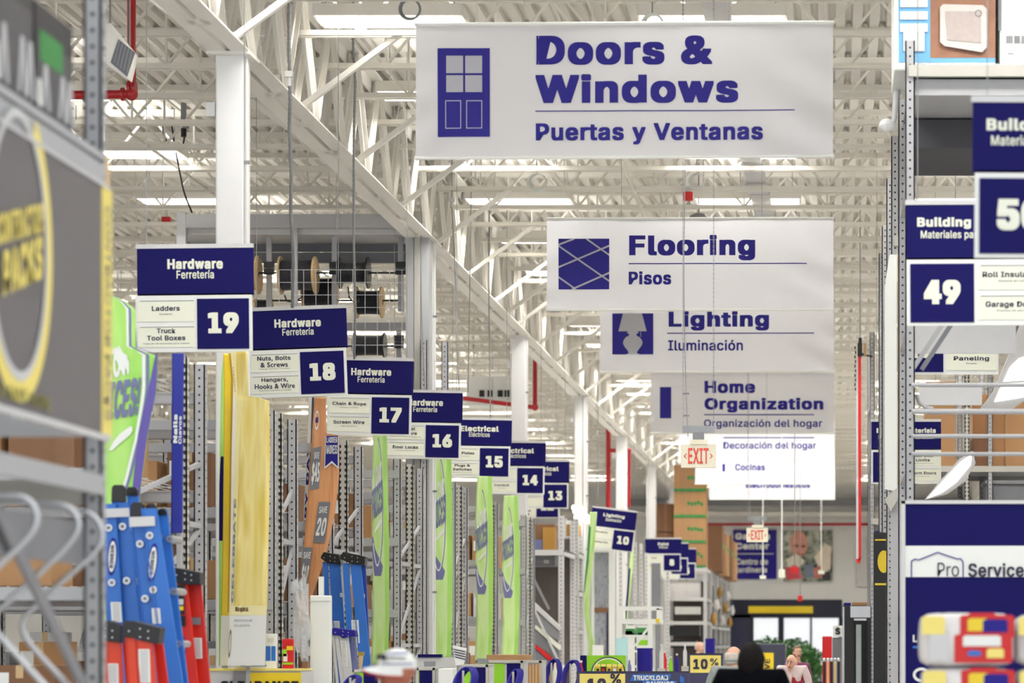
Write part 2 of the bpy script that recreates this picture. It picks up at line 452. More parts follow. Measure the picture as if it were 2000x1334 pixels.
def grid_rect(m, a, b, c, d, z, F2, mi=0, dy=0, n=8):
    for i in range(n): flatpoly(m, rect(a+(c-a)*i/n, b, a+(c-a)*(i+1)/n, d), z, F2, mi, dy)
def icon_door(t, z, F2):
    m = MB(); grid_rect(m, 855, 93, 957, 266, z, F2); m.build('door_icon', M['bblue'], t)
    m = MB()
    for a, b, c, d in ((872,108,905,142),(909,108,942,142),(872,146,905,179),(909,146,942,179)): flatpoly(m, rect(a,b,c,d), z, F2, 0, -.006)
    for a, b, c, d in ((870,195,901,250),(911,195,942,250)):
        for e in (rect(a,b,c,b+1.6), rect(a,d-1.6,c,d), rect(a,b,a+1.6,d), rect(c-1.6,b,c,d)): flatpoly(m, e, z, F2, 0, -.006)
    m.build('icon_lines', M['cloth'], t)
def icon_tiles(t, z, F2):
    m = MB(); grid_rect(m, 1091, 466, 1190, 565, z, F2); m.build('tile_icon', M['bblue'], t)
    m = MB(); w = 1.9
    for (a, b), (c, d) in (((1091,478),(1122,466)),((1091,522),(1190,480)),((1117,565),(1190,533)),((1145,466),(1190,498)),((1091,480),(1190,549)),((1091,541),(1125,565))):
        flatpoly(m, [(a,b-w),(c,d-w),(c,d+w),(a,b+w)], z, F2, 0, -.006)
    m.build('icon_lines', M['cloth'], t)
def icon_lamp(t, z, F2):
    m = MB(); grid_rect(m, 1196, 612, 1276, 692, z, F2); m.build('lamp_icon', M['bblue'], t)
    m = MB(); flatpoly(m, [(1217,612),(1254,612),(1263,647),(1208,647)], z, F2, 0, -.006)
    pr = [(647,9),(650,12),(652,7),(656,8),(658,13),(663,17),(668,19),(672,18.5),(677,16),(683,11),(688,8),(690,9),(692,13)]
    flatpoly(m, [(1236+r, yy) for yy, r in pr]+[(1236-r, yy) for yy, r in pr[::-1]], z, F2, 0, -.006)
    flatpoly(m, rect(1251,648,1252,658), z, F2, 0, -.006); m.build('icon_lines', M['cloth'], t)
def icon_shelf(t, z, F2):
    m = MB(); grid_rect(m, 1289, 756, 1311, 817, z, F2); flatpoly(m, rect(1334,768,1346,770), z, F2); flatpoly(m, rect(1334,811,1346,813), z, F2)
    m.build('cabinet_icon', M['bblue'], t)
    m = MB()
    for yy in (757, 800): flatpoly(m, rect(1311,yy-2,1352,yy-1), z, F2, 0, -.004)
    m.build('icon_lines', M['lgrey'], t)
def icon_kitchen(t, z, F2):
    m = MB(); flatpoly(m, rect(1411,905,1416,921), z, F2); m.build('kitchen_icon', M['bblue'], t)
banner('big white vinyl banner reading Doors & Windows with a blue door picture', 24.5, 812, 46, 1627, 307, 1, icon_door,
  [('Doors', 1048,70,1298,127,.037), ('&', 1330,70,1392,127,.037), ('Windows', 1046,145,1442,202,.037), ('Puertas y Ventanas', 1047,241,1490,283,.03)], [(1046,217,1552)])
banner('white banner reading Flooring and Pisos with a blue tile picture', 35.7, 1068, 427, 1628, 605, 2, icon_tiles,
  [('Flooring', 1229,459,1475,509,.042), ('Pisos', 1228,530,1311,556,.032)], [(1228,515,1576)], 1)
banner('white banner reading Lighting and Iluminación with a table lamp picture', 43.8, 1172, 580, 1629, 726, 3, icon_lamp,
  [('Lighting', 1306,608,1502,646,.04), ('Iluminación', 1305,664,1451,685,.018)], [(1303,651,1590)], 1)
banner('white banner reading Home Organization behind the hanging exit sign', 55.9, 1271, 728, 1629, 846, 4, icon_shelf,
  [('Home', 1376,744,1475,768,.04), ('Organization', 1376,777,1608,806,.04), ('Organización del hogar', 1375,819,1606,838,.015)], [(1375,810,1590)], 0)
banner('white banner with only Decoración del hogar showing below a larger one', 66, 1325, 790, 1630, 905, 5, None,
  [('Home Decor', 1413,800,1560,822,.04), ('Decoración del hogar', 1413,863,1594,880,.014)], [(1413,855,1590)], 0)
banner('low grey-white banner with only Cocinas legible', 73.5, 1358, 845, 1630, 945, 6, icon_kitchen,
  [('Kitchens', 1436,860,1540,885,.04), ('Cocinas', 1436,906,1494,919,.025)], [(1436,896,1600)], 0)
banner('lowest and farthest white banner reading Electrodomésticos', 81.6, 1385, 885, 1631, 975, 7, None,
  [('Appliances', 1457,898,1582,920,.04), ('Electrodomésticos', 1457,940,1582,953,.03)], [], 0)

# ================================================================ AISLE SIGNS
def aisle_sign(label, z, xr, top, num, cat1, cat2, roll=0, px=None, shift=.018, mirror=False, hw=1.09, lines=True, topfit=None, wires=True):
    """two-board aisle sign; xr/top: where its upper right corner shows; cat1/cat2: [(text, widthfrac)]"""
    W = hw; X1 = wx(xr, z); X0 = X1-W; ZT = wz(top, z)
    t = thing('aisle_sign', label, 'sign', ((X0+X1)/2, z, ZT), 'aisle number signs')
    hx = W/2
    def B(name, m, boxes, parent=None):
        mb = MB()
        for b in boxes: mb.box(*b)
        return mb.build(name, m, parent or t, local=True)
    B('top_rail', M['lgrey'], [(-hx-.01, hx-.0, -.02, .02, -.03, .01)])
    tb = B('top_board', M['blue'], [(-hx, hx, -.012, .012, -.47, -.03)])
    L0, L1 = -hx-shift, hx-shift
    lb = B('lower_board', M['white'], [(L0, L1, -.012, .012, -1.0, -.455)])
    if not mirror: N0, N1, C0, C1 = L0+W*.53, L0+W*.975, L0+W*.02, L0+W*.505
    else: N0, N1, C0, C1 = L0+W*.025, L0+W*.47, L0+W*.5, L0+W*.98
    np_ = B('number_panel', M['blue'], [(N0, N1, -.022, -.012, -.975, -.505)], t)
    B('category_panel', M['cream'], [(C0, C1, -.02, -.012, -.715, -.52)], t); B('category_panel', M['cream'], [(C0, C1, -.02, -.012, -.955, -.765)], t)
    B('panel_lip', M['grey'], [(C0+.02, C1, -.024, -.02, -.524, -.519), (C0+.02, C1, -.024, -.02, -.769, -.764)], t)
    m = MB(); c = (N0+N1)/2; cw = .152; x = c-cw*len(num)/2
    for ch in num:
        a, e = (.012, .138) if ch == '1' else (.004, .148)
        text(m, ch, x+a, x+e, -.83, -.635, -.0235, .055 if ch in '14' else .05); x += cw
    m.build('lettering', M['cream'], t, local=True)
    en, es = topfit or ('Hardware', 'Ferretería')
    m = MB(); w1 = .065*len(en); w2 = .032*len(es)+.03
    w1 = min(w1, W*.85); w2 = min(w2, W*.8)
    text(m, en, -w1/2, w1/2, -.225 - (.0), -.13, -.0135, .04); text(m, es, -w2/2, w2/2, -.315, -.235, -.0135, .016)
    m.build('lettering', M['cream'], t, local=True)
    cc = (C0+C1)/2
    for cat, zt in ((cat1, -.56), (cat2, -.80)):
        m = MB(); n = len(cat); z_ = zt+(.02 if n > 2 else -.01)
        for s, wfr, kind in cat:
            h = .045 if kind == 'b' else .016
            desc = h*.25 if any(ch in 'gypqj&,' for ch in s) and kind == 'b' else 0
            text(m, s, cc-W*wfr/2, cc+W*wfr/2, z_-h-desc, z_, -.0215, .02 if kind == 'b' else 0)
            z_ -= h+.022
        if cat: m.build('lettering', M['ink'], t, local=True)
    if wires:
        hz = DECK+.03-ZT
        for s in (-.42, .42): MB().tube([(s*W, 0, .0), (s*W, 0, hz-.02)], .004, 5).build('hanging_wire', M['wire'], t, local=True)
    if roll:
        for ch in t.children:
            if not ch.name.startswith('hanging_wire'): ch.rotation_euler = (0, math.radians(roll), 0)
    return t
b, s_ = 'b', 's'
H = ('Hardware', 'Ferretería'); E = ('Electrical', 'Eléctricos'); BM_ = ('Building Materials', 'Materiales para construcción')
aisle_sign('navy and white hanging sign for hardware aisle 19, Ladders and Truck Tool Boxes', 24.0, 495, 479, '19', [('Ladders', .24, b), ('Escaleras', .11, s_)], [('Truck', .16, b), ('Tool Boxes', .33, b), ('Cajas de herramientas para camión', .4, s_)], -.6, topfit=H)
aisle_sign('hanging sign for hardware aisle 18, Nuts, Bolts & Screws', 28.6, 676, 600, '18', [('Nuts, Bolts', .34, b), ('& Screws', .28, b), ('Tuercas, Pernos y Tornillos', .32, s_)], [('Hangers,', .27, b), ('Hooks & Wire', .41, b), ('Soportes, Ganchos y Cables', .33, s_)], -2.0, topfit=H)
aisle_sign('hanging sign for hardware aisle 17, Chain & Rope and Screen Wire', 33.2, 808, 700, '17', [('Chain & Rope', .4, b), ('Cadenas y cuerdas', .21, s_)], [('Screen Wire', .37, b), ('Malla de alambre', .19, s_)], 1.0, topfit=H)
aisle_sign('hanging sign for hardware aisle 16, Door Locks', 37.5, 904, 763, '16', [('Cabinet', .25, b), ('Hardware', .3, b), ('Aditamentos Herrajería para gabinetes', .42, s_)], [('Door Locks', .34, b), ('Cerraduras para puerta', .26, s_)], 1.0, topfit=H)
aisle_sign('hanging sign for electrical aisle 15, Plugs & Switches', 43.3, 1000, 817, '15', [('Wall Plates', .36, b), ('Placas de pared', .2, s_)], [('Plugs &', .24, b), ('Switches', .29, b), ('Enchufes e interruptores', .3, s_)], 1.0, topfit=E)
aisle_sign('hanging sign for electrical aisle 14, Conduit', 48.4, 1066, 862, '14', [('Wire', .15, b)], [('Conduit', .26, b), ('Conducto', .12, s_)], .6, topfit=E)
aisle_sign('hanging sign for electrical aisle 13, Extension Cords', 53.0, 1112, 899, '13', [('Extension', .3, b), ('Cords', .2, b), ('Cables de extensión', .24, s_)], [], .3, topfit=E)
aisle_sign('hanging sign 12 whose number shows cut off under sign 13', 57.5, 1094, 925, '12', [], [('Landscape', .3, b), ('Lighting', .24, b)], .0, topfit=E)
aisle_sign('small sign for lighting aisle 10, tilted steeply down to the right', 62, 1245, 994, '10', [('Pendants', .27, b)], [('Ceiling Fans', .33, b)], 7, topfit=('Lighting', 'Iluminación'), shift=-.01)
aisle_sign('small distant sign with number 8 left of the carton stack', 77, 1331, 1051, '8', [('Rope', .14, b)], [('Closets', .25, b)], 0, topfit=('Paint', 'Pintura'))
aisle_sign('small distant sign half hidden behind sign 8', 80, 1345, 1060, '6', [], [], 0, topfit=('Paint', 'Pintura'))
aisle_sign('farthest small aisle sign just in front of the tall cartons', 83, 1360, 1071, '5', [], [], 0, topfit=('Decor', 'Decoración'))
# right-hand side of the main aisle
aisle_sign('blurred near sign for building materials aisle 50, cut by the right edge', 16.0, 1900+1.15*F/16.0, 192, '50', [('Lumber', .25, b)], [('Drywall', .27, b)], .3, topfit=BM_, mirror=True, shift=-.015, hw=1.15)
aisle_sign('building materials sign for aisle 49, Roll Insulation and Garage Doors', 20.6, 1770+1.15*F/20.6, 393, '49', [('Roll Insulation', .42, b), ('Aislante en rollo', .2, s_)], [('Garage Doors', .38, b), ('Puertas de garaje', .22, s_)], -.3, topfit=BM_, mirror=True, shift=0, hw=1.15)
aisle_sign('sign 48 reading Paneling, seen through the right rack', 26.8, 1950, 545, '48', [], [('Paneling', .34, b), ('Paneles', .1, s_)], 0, topfit=BM_, mirror=True, shift=0)
aisle_sign('distant building materials sign 46, Storm Doors, behind the grey bars', 40, 1838, 820, '46', [('Steel Door', .32, b), ('Units', .2, b), ('Unidades de puertas de acero', .3, s_)], [('Storm Doors', .38, b), ('Contrapuertas', .2, s_)], 0, topfit=BM_, mirror=True, shift=0)
aisle_sign('far sliver of a navy aisle sign beside the right rack posts', 76, 1775, 1017, '40', [], [], 0, topfit=('Doors', 'Puertas'), mirror=True, shift=0)

# ---------------------------------------------------------------- exit signs
def exit_sign(label, z, x0, y0, x1, y1, ceil_py):
    k = z/F; cx = (wx(x0, z)+wx(x1, z))/2; W = wx(x1, z)-wx(x0, z); zt, zb = wz(y0, z), wz(y1, z); H_ = zt-zb
    t = thing('exit_sign', label, 'exit sign', (cx, z, zb))
    face = mat('exit_cream', (236,230,208), .5)
    MB().box(cx-W/2, cx+W/2, z-.02, z+.03, zb, zt).build('box', face, t, bevel=.006)
    m = MB(); rd = mat('exit_red', (226,82,66), .5)
    text(m, 'EXIT', cx-W*.29, cx+W*.3, zb+H_*.17, zb+H_*.84, z-.0225, .02)
    for s in (-1, 1):
        a = cx+s*W*.42; c_ = zb+H_*.5
        m.quad([(a, z-.0225, c_), (a-s*W*.08, z-.0225, c_+H_*.13), (a-s*W*.08, z-.0225, c_+H_*.07), (a-s*W*.04, z-.0225, c_)][::s])
        m.quad([(a, z-.0225, c_), (a-s*W*.04, z-.0225, c_), (a-s*W*.08, z-.0225, c_-H_*.07), (a-s*W*.08, z-.0225, c_-H_*.13)][::s])
    m.build('lettering', rd, t)
    MB().box(cx-W*.25, cx+W*.25, z-.03, z+.04, zt, zt+.05*W/.38).build('canopy', face, t)
    MB().box(cx-W*.16, cx+W*.16, z-.03, z+.04, zt+.05*W/.38, zt+.13*W/.38).build('junction_box', M['grey'], t)
    MB().box(cx-W*.46, cx+W*.46, z-.03, z+.04, zt+.13*W/.38, zt+.2*W/.38).build('channel', M['wire'], t)
    top = DECK+.03
    for s in (-1, 1):
        c = MB(); zz = zt+.2*W/.38; i = 0; a = cx+s*W*.44
        while zz < top-.02:      # chain links, alternately turned
            l = .028
            if i % 2: c.box(a-.007, a-.003, z-.002, z+.002, zz, zz+l); c.box(a+.003, a+.007, z-.002, z+.002, zz, zz+l)
            else: c.box(a-.002, a+.002, z-.007, z-.003, zz, zz+l); c.box(a-.002, a+.002, z+.003, z+.007, zz, zz+l)
            zz += .024; i += 1
        co = c.build('chain', M['wire'], t); tag(co, kind='stuff')
    pts = []
    for i in range(24):
        u = i/23; pts.append((cx-W*.3-.012*math.sin(u*9)-W*.12*min(1, u*3), z+.02, zt+.08+(top-zt-.1)*u))
    MB().tube(pts, .005, 5).build('cable', M['wire'], t, smooth=True)
    return t
exit_sign('cream exit sign with red letters and arrows hanging on two chains', 26.5, 1330, 868, 1398, 914, 300)
exit_sign('small distant exit sign in front of the Garden Center sign', 55, 1458, 1031, 1500, 1059, 975)

# ================================================================ PALLET RACKS ALONG THE LEFT SIDE
def upright(parent, x, y, H, w=.1, d=.09, kind='round', m=None, side=1):
    """channel post with its punched holes; (x, y) is the corner nearest camera on the aisle side"""
    mb = MB(); t = .012
    mb.box(x-w, x, y, y+t, 0, H); mb.box(x-t, x, y, y+d, 0, H); mb.box(x-w, x-w+t, y, y+d, 0, H)
    mb.box(x-w-.02, x+.02, y-.02, y+d+.02, 0, .012)
    o = mb.build('upright', m or (M['rack'] if kind == 'round' else M['rackb']), parent)
    h = MB(); z = .3; e = .0015
    while z < H-.03:
        if kind == 'round':
            c = [(x-w/2+.011*math.cos(a), z+.011*math.sin(a)) for a in [i*math.pi/3 for i in range(6)]]
            h.quad([(p[0], y-e, p[1]) for p in c]); h.quad([(x+e, y+d/2+(p[0]-x+w/2), p[1]) for p in c]); z += .076
        else:
            for dx in (-.3, .3):
                cx = x-w/2+dx*w
                c = [(cx-.005, z-.02), (cx+.005, z-.02), (cx+.013, z+.004), (cx+.009, z+.016), (cx-.009, z+.016), (cx-.013, z+.004)]
                h.quad([(p[0], y-e, p[1]) for p in c]); h.quad([(x+e, y+d/2+(p[0]-x+w/2), p[1]) for p in c])
            z += .07
    ho = h.build('punched_holes', M['hole'], o); tag(ho, kind='stuff')
    return o
def pallet_rack(label, y0, y1, x1, x0, H, levels, cat='rack', inner=True, hs=None, yt=None):
    t = thing('pallet_rack', label, cat, (x1, y0, 0), 'pallet racks')
    nb = max(1, round((x1-x0)/2.6)); xs = [x1-(x1-x0)*i/nb for i in range(nb+1)]
    for i, x in enumerate(xs):
        upright(t, x+(.1 if i else 0), y0, H, kind='round'); upright(t, x+(.1 if i else 0), y1-.09, hs or H, kind='round')
        if i == 0 and yt: upright(t, x, yt, H, kind='tear')
        for k in range(int(H/1.1)):
            z = .6+k*1.1
            if i > 1: continue
            MB().box(x-.07, x-.03, y0+.05, y1-.05, z, z+.05).build('cross_brace', M['rack'], t)
            MB().bar((x-.05, y0+.05, z+.05), (x-.05, y1-.05, z+1.1 if k < int(H/1.1)-1 else z+.6), .03, .04).build('diagonal_brace', M['rack'], t)
    for z in levels:
        for yy in (y0-.01, y1-.04):
            MB().box(x0, x1-.02, yy, yy+.05, z-.11, z).box(x0, x1-.02, yy-.012, yy, z-.1, z-.07).build('beam', M['rack'], t)
        d = MB(); q = x0+.05
        while q < x1-.1: d.box(q, q+.008, y0+.04, y1-.04, z, z+.008); q += .1
        for j in range(6): yy = y0+.05+(y1-y0-.1)*j/5; d.box(x0, x1-.05, yy, yy+.008, z-.008, z)
        do = d.build('wire_deck', M['lgrey'], t); tag(do, kind='stuff')
    return t
def carton(x0, x1, y0, y1, z0, z1, label, m='carton', tape=True, group=None, mark=None, name='carton', cat='box', seed=0):
    t = thing(name, label, cat, ((x0+x1)/2, (y0+y1)/2, z0), group)
    mm = M[m] if isinstance(m, str) else m
    MB().box(x0, x1, y0, y1, z0, z1).build('body', mm, t, bevel=.006)
    if tape:
        c = (x0+x1)/2
        MB().box(c-.03, c+.03, y0-.001, y1, z1, z1+.002).box(c-.03, c+.03, y0-.003, y0-.001, z1-.1, z1+.001).build('tape', M['wood'], t)
        MB().box(x0+.05*(x1-x0), x0+.35*(x1-x0), y0-.003, y0-.0005, z0+.55*(z1-z0), z0+.85*(z1-z0)).build('paper_label', M['white'], t)
    if mark:
        s, mk, r = mark; W = x1-x0; Hh = z1-z0
        mb = MB(); text(mb, s, x0+r[0]*W, x0+r[2]*W, z0+r[1]*Hh, z0+r[3]*Hh, y0-.004, .02); mb.build('lettering', M[mk], t)
    return t
ORD = ['first', 'second', 'third', 'fourth', 'fifth', 'sixth']
LVL = ['lowest', 'second', 'third', 'fourth', 'top']
def stock(rk, y0, y1, x1, x0, levels, seed, frame=None):
    rnd = random.Random(seed)
    for li, z in enumerate(levels):
        x = x1-rnd.uniform(.0,.4); i = 0
        while x > x0+.5 and i < 5:
            w = rnd.uniform(.35, .6)
            if frame and x-w < frame+.12 and x > frame-.02: x = frame-.09
            hmax = (levels[li+1]-z-.25) if li+1 < len(levels) else .62
            h = min(hmax, rnd.uniform(.35, .75)); tone, mm = rnd.choice([('brown', 'carton'), ('brown', 'carton'), ('dark brown', 'carton2'), ('white', 'lgrey'), ('grey', 'rackdark')])
            carton(x-w, x, y0+.1, y0+.1+min(rnd.uniform(.4, .6), (y1-y0)*.4), z+.01, z+.01+h, f'{tone} carton {ORD[i]} from the aisle, {LVL[li]} shelf, {rk}', mm, group='cartons in the left racks')
            if i < 2: carton(x-w, x-.02, y1-min(.6, (y1-y0)*.45), y1-.12, z+.01, z+.01+h*.85, f'{tone} rear carton {ORD[i]} from the aisle, {LVL[li]} shelf, {rk}', 'carton2' if mm == 'carton' else 'carton', group='cartons in the left racks')
            x -= w+rnd.uniform(.02, .12); i += 1
LEV = [1.2, 2.2, 3.15]
RK = [(20.4, 22.76, 23.5, 4.3, 'rack behind the blue ladders'), (26.33, 26.66, 27.5, 4.15, 'rack beside the yellow banner'), (29.4, 30.26, 31.3, 4.15, 'rack behind the blue stepladders'),
      (34.0, 35.0, 35.95, 4.2, 'rack by nearest slim lime banner'), (38.95, 39.6, 40.3, 4.2, 'rack by second slim lime banner'), (42.9, 43.4, 43.95, 4.15, 'rack by third slim lime banner'), (47.9, 48.6, 49.3, 4.15, 'rack by fourth slim lime banner')]
for i, (a, yt, b_, hh, nm) in enumerate(RK):
    x1 = -5.75
    pallet_rack(f'grey punched steel pallet {nm}', a, b_, x1, x1-3.9, hh, LEV+[4.05], yt=yt)
    stock(nm, a, b_, x1-.3, x1-3.8, LEV, 40+i, frame=x1-1.95)
# the tall thin post beside it
t = thing('steel_post', 'tall thin punched steel post reaching above sign 16', 'post', (wx(875, 38.6), 38.6, 0)); upright(t, wx(875, 38.6), 38.6, 6.3, w=.1)
t = thing('steel_post', 'tall punched steel post against the right side of the spool frame', 'post', (wx(834, 37.55), 37.55, 0)); upright(t, wx(834, 37.55), 37.55, 6.2)

# ---------------------------------------------------------------- tall frame with wire spools
ZG = 37.66
g = thing('spool_rack', 'tall grey steel frame holding wire spools above the aisle signs', 'rack', (wx(600, ZG), ZG, 0))
zt = wz(415, ZG)
MB().pbox(345, 418, 810, 445, ZG, .1).build('top_beam', M['rack'], g)
MB().pbox(345, 445, 790, 458, ZG+.1, .9).build('top_deck', M['lgrey'], g)
MB().box(wx(345, ZG), wx(363, ZG), ZG-.01, ZG+.1, 0, zt).build('frame_post', M['rack'], g)
MB().box(wx(793, ZG), wx(808, ZG), ZG-.02, ZG+.12, 0, zt+.02).build('frame_post', M['rack'], g)
MB().box(wx(809, ZG), wx(821, ZG), ZG+.0, ZG+.3, 0, zt+.02).build('frame_post', M['rackb'], g)
MB().box(wx(822, ZG), wx(838, ZG), ZG+.0, ZG+.32, 0, wz(432, ZG)).build('side_panel', M['rack'], g)
MB().pbox(571, 420, 580, 602, ZG+.02, .06).build('frame_post', M['rack'], g)
for a, b_ in ((458, 473), (493, 513)):
    MB().pbox(345, a, 795, b_, ZG+.9, .08).build('rear_beam', M['rackdark'] if a > 470 else M['rack'], g)
MB().pbox(345, 630, 795, 645, ZG+.9, .08).build('rear_beam', M['rack'], g)
MB().pbox(345, 474, 792, 492, ZG+1.0, .02).build('rear_panel', M['rackdark'], g)
for a, b_, c_ in ((520, 530, 700), (648, 657, 700), (777, 787, 608), (774, 783, 800)):
    y_ = ZG+.35
    p = MB().pbox(a, 460 if c_ != 800 else 640, b_, c_, y_, .05).build('hanger_post', M['rack'], g)
    h = MB(); zz = wz(465 if c_ != 800 else 645, y_)
    while zz > wz(c_, y_): h.pbox((a+b_)/2-1.2, 0, (a+b_)/2+1.2, 0, y_-.002, .001); h.v[-8:] = [(v[0], v[1], zz+(.012 if v[2] > wz(0, y_)-1e-6 and k > 3 else 0)) for k, v in enumerate(h.v[-8:])]; zz -= .055
    tag(h.build('punched_holes', M['hole'], p), kind='stuff')
    for yy in ((511, 524) if c_ != 800 else (655, 668)):
        MB().pbox(a-5, yy, b_+5, yy+12, y_-.03, .03).build('axle_bracket', M['black'], g)
for yy, a, b_, dd in ((533, 365, 787, .3), (587, 500, 787, .75), (676, 640, 787, .3)):
    MB().tube([(wx(a, ZG+dd), ZG+dd, wz(yy, ZG+dd)), (wx(b_, ZG+dd), ZG+dd, wz(yy, ZG+dd))], .014, 8).build('axle', M['black'], g, smooth=True)
# wire mesh guard
def guard(x0, y0, x1, y1):
    m = MB(); w = .5
    x = x0
    while x <= x1+1: m.pbox(x-w, y0, x+w, y1, ZG-.06, .005); x += 24
    y = y0
    while y <= y1+1: m.pbox(x0, y-w, x1, y+w, ZG-.066, .005); y += 24.5
    tag(m.build('mesh_guard', M['silver'], g), kind='stuff')
guard(545, 527, 790, 700)
def spool(label, px0, px1, cy, r0, r1, z, flange, cab, tilt=0):
    """px extents, centre row, flange radius px, cable radius px"""
    k = z/F; x0, x1, c = wx(px0, z), wx(px1, z), wz(cy, z)
    t = thing('wire_spool', label, 'spool', ((x0+x1)/2, z, c), 'wire spools')
    for x in (x0, x1):
        m = MB().tube([(x-.012, z, c), (x+.012, z, c)], r0*k, 28); m.build('flange', flange, t, bevel=.004)
        MB().tube([(x-.018, z, c), (x+.018, z, c)], .03, 12).build('hub', M['black'], t)
    n = int((x1-x0)/.022); lay = MB(); pts = []; rs = []
    for i in range(n*6+1):
        u = i/(n*6); pts.append((x0+.015+(x1-x0-.03)*u, z, c)); rs.append(r1*k*(1-.05*abs(math.cos(math.pi*i/6))-.04*math.sin(u*3.1)))
    lay.tube(pts, rs, 24); lay.build('wound_cable', cab, t, smooth=True)
    return t
spool('large wooden-flanged spool of thick black cable on the upper axle', 549, 616, 538, 37, 30, ZG+.3, M['wood'], mat('grey_cable', (70,70,76), .45))
spool('black plastic spool of thin black cable on the upper axle', 664, 719, 533, 31, 21, ZG+.3, M['black'], M['cable'])
spool('wooden-flanged spool of black cable on the lower axle by the frame post', 697, 746, 591, 31, 24, ZG+.75, M['wood'], M['cable'])
spool('spool of black cable half hidden between the two upper spools', 595, 655, 571, 33, 28, ZG+.75, M['carton'], M['cable'])
spool('spool peeking out just left of the upper axle bracket', 478, 504, 537, 38, 30, ZG+.3, M['wood'], M['red'])
spool('low black spool of cable just above sign 17', 693, 751, 675, 25, 20, ZG+.3, M['black'], M['cable'])
spool('short spool low behind sign 18 top edge', 500, 530, 596, 14, 11, ZG+.75, M['wood'], M['cable'])
for a, b_, c_ in (((555, 575), (572, 590), (594, 568)), ((680, 560), (690, 590), (700, 583))):
    t = tag(MB().tube([(wx(p[0], ZG+.2), ZG+.2, wz(p[1], ZG+.2)) for p in (a, ((a[0]+b_[0])/2-3, (a[1]+b_[1])/2+6), b_, ((b_[0]+c_[0])/2+5, (b_[1]+c_[1])/2+3), c_)], .012, 6).build('cable_tail', M['cable'], None, smooth=True),
        'loose black cable end looping under the large wooden spool' if a[0] == 555 else 'loose cable end below the black upper spool', 'cable')

# ---------------------------------------------------------------- flexible conduits and wires dropping from the roof
def drop(label, pts, z, r, m='wire', cat='conduit', name='flexible_conduit', ribs=True, fit=None, zn=None):
    zn = zn or z; Zs = [zn+(z-zn)*(i/(len(pts)-1))**2 for i in range(len(pts))]
    P = [(wx(a, q), q, wz(b_, q)) for (a, b_), q in zip(pts, Zs)]; P[0] = (P[0][0], P[0][1], DECK+.01)
    # resample
    Q = []
    for i in range(len(P)-1):
        a, b_ = Vector(P[i]), Vector(P[i+1]); n = max(2, int((b_-a).length/(.03 if ribs else .15)))
        for j in range(n): Q.append(a.lerp(b_, j/n))
    Q.append(Vector(P[-1]))
    # smooth
    for _ in range(6): Q = [Q[0]]+[(Q[i-1]+Q[i]*2+Q[i+1])/4 for i in range(1, len(Q)-1)]+[Q[-1]]
    rs = [r*(1.12 if i % 2 else .88) if ribs else r for i in range(len(Q))]
    t = thing(name, label, cat, (Q[-1].x, z, Q[-1].z))
    MB().tube(Q, rs, 6).build('hose', M[m], t, smooth=not ribs)
    if fit:
        z = zn; x, zz = wx(fit[0], z), wz(fit[1], z); MB().box(x-.04, x+.04, z-.03, z+.03, zz-.03, zz+.03).tube([(x, z, zz-.03), (x, z, zz-.12)], .02, 8).build('fitting', M['lgrey'], t)
    return t
drop('ribbed metal conduit hanging in front of the girder down to sign 18', [(564, -40), (565, 120), (567, 200), (565, 240), (569, 330), (568, 420), (573, 500), (571, 600)], 28.55, .019, fit=(565, 145), zn=26.4)
drop('ribbed metal conduit hanging beside the large banner down to sign 17', [(690, -20), (690, 100), (694, 160), (691, 280), (691, 480), (694, 600), (692, 700)], 33.1, .016, zn=30.2)
drop('thin cable running down past the spool frame top to sign 16', [(824, 60), (824, 350), (822, 560), (826, 680), (830, 764)], 37.5, .008, ribs=False)
drop('grey wire with a clear fitting hanging left of the Flooring banner', [(883, 200), (882, 400), (888, 500), (894, 700), (897, 768)], 38.4, .009, ribs=False, fit=(882, 390))
drop('straight grey cord hanging just left of sign 15', [(921, 300), (919, 480), (916, 650), (914, 766)], 40, .007, ribs=False)
drop('straight dark cord hanging onto sign 15', [(957, 300), (955, 400), (955, 600), (958, 818)], 43.2, .012, ribs=False)
drop('thin cord hanging left of the Lighting banner', [(1168, 590), (1168, 700), (1122, 760), (1120, 900)][0:2]+[(1167, 985)], 61.5, .012, ribs=False)

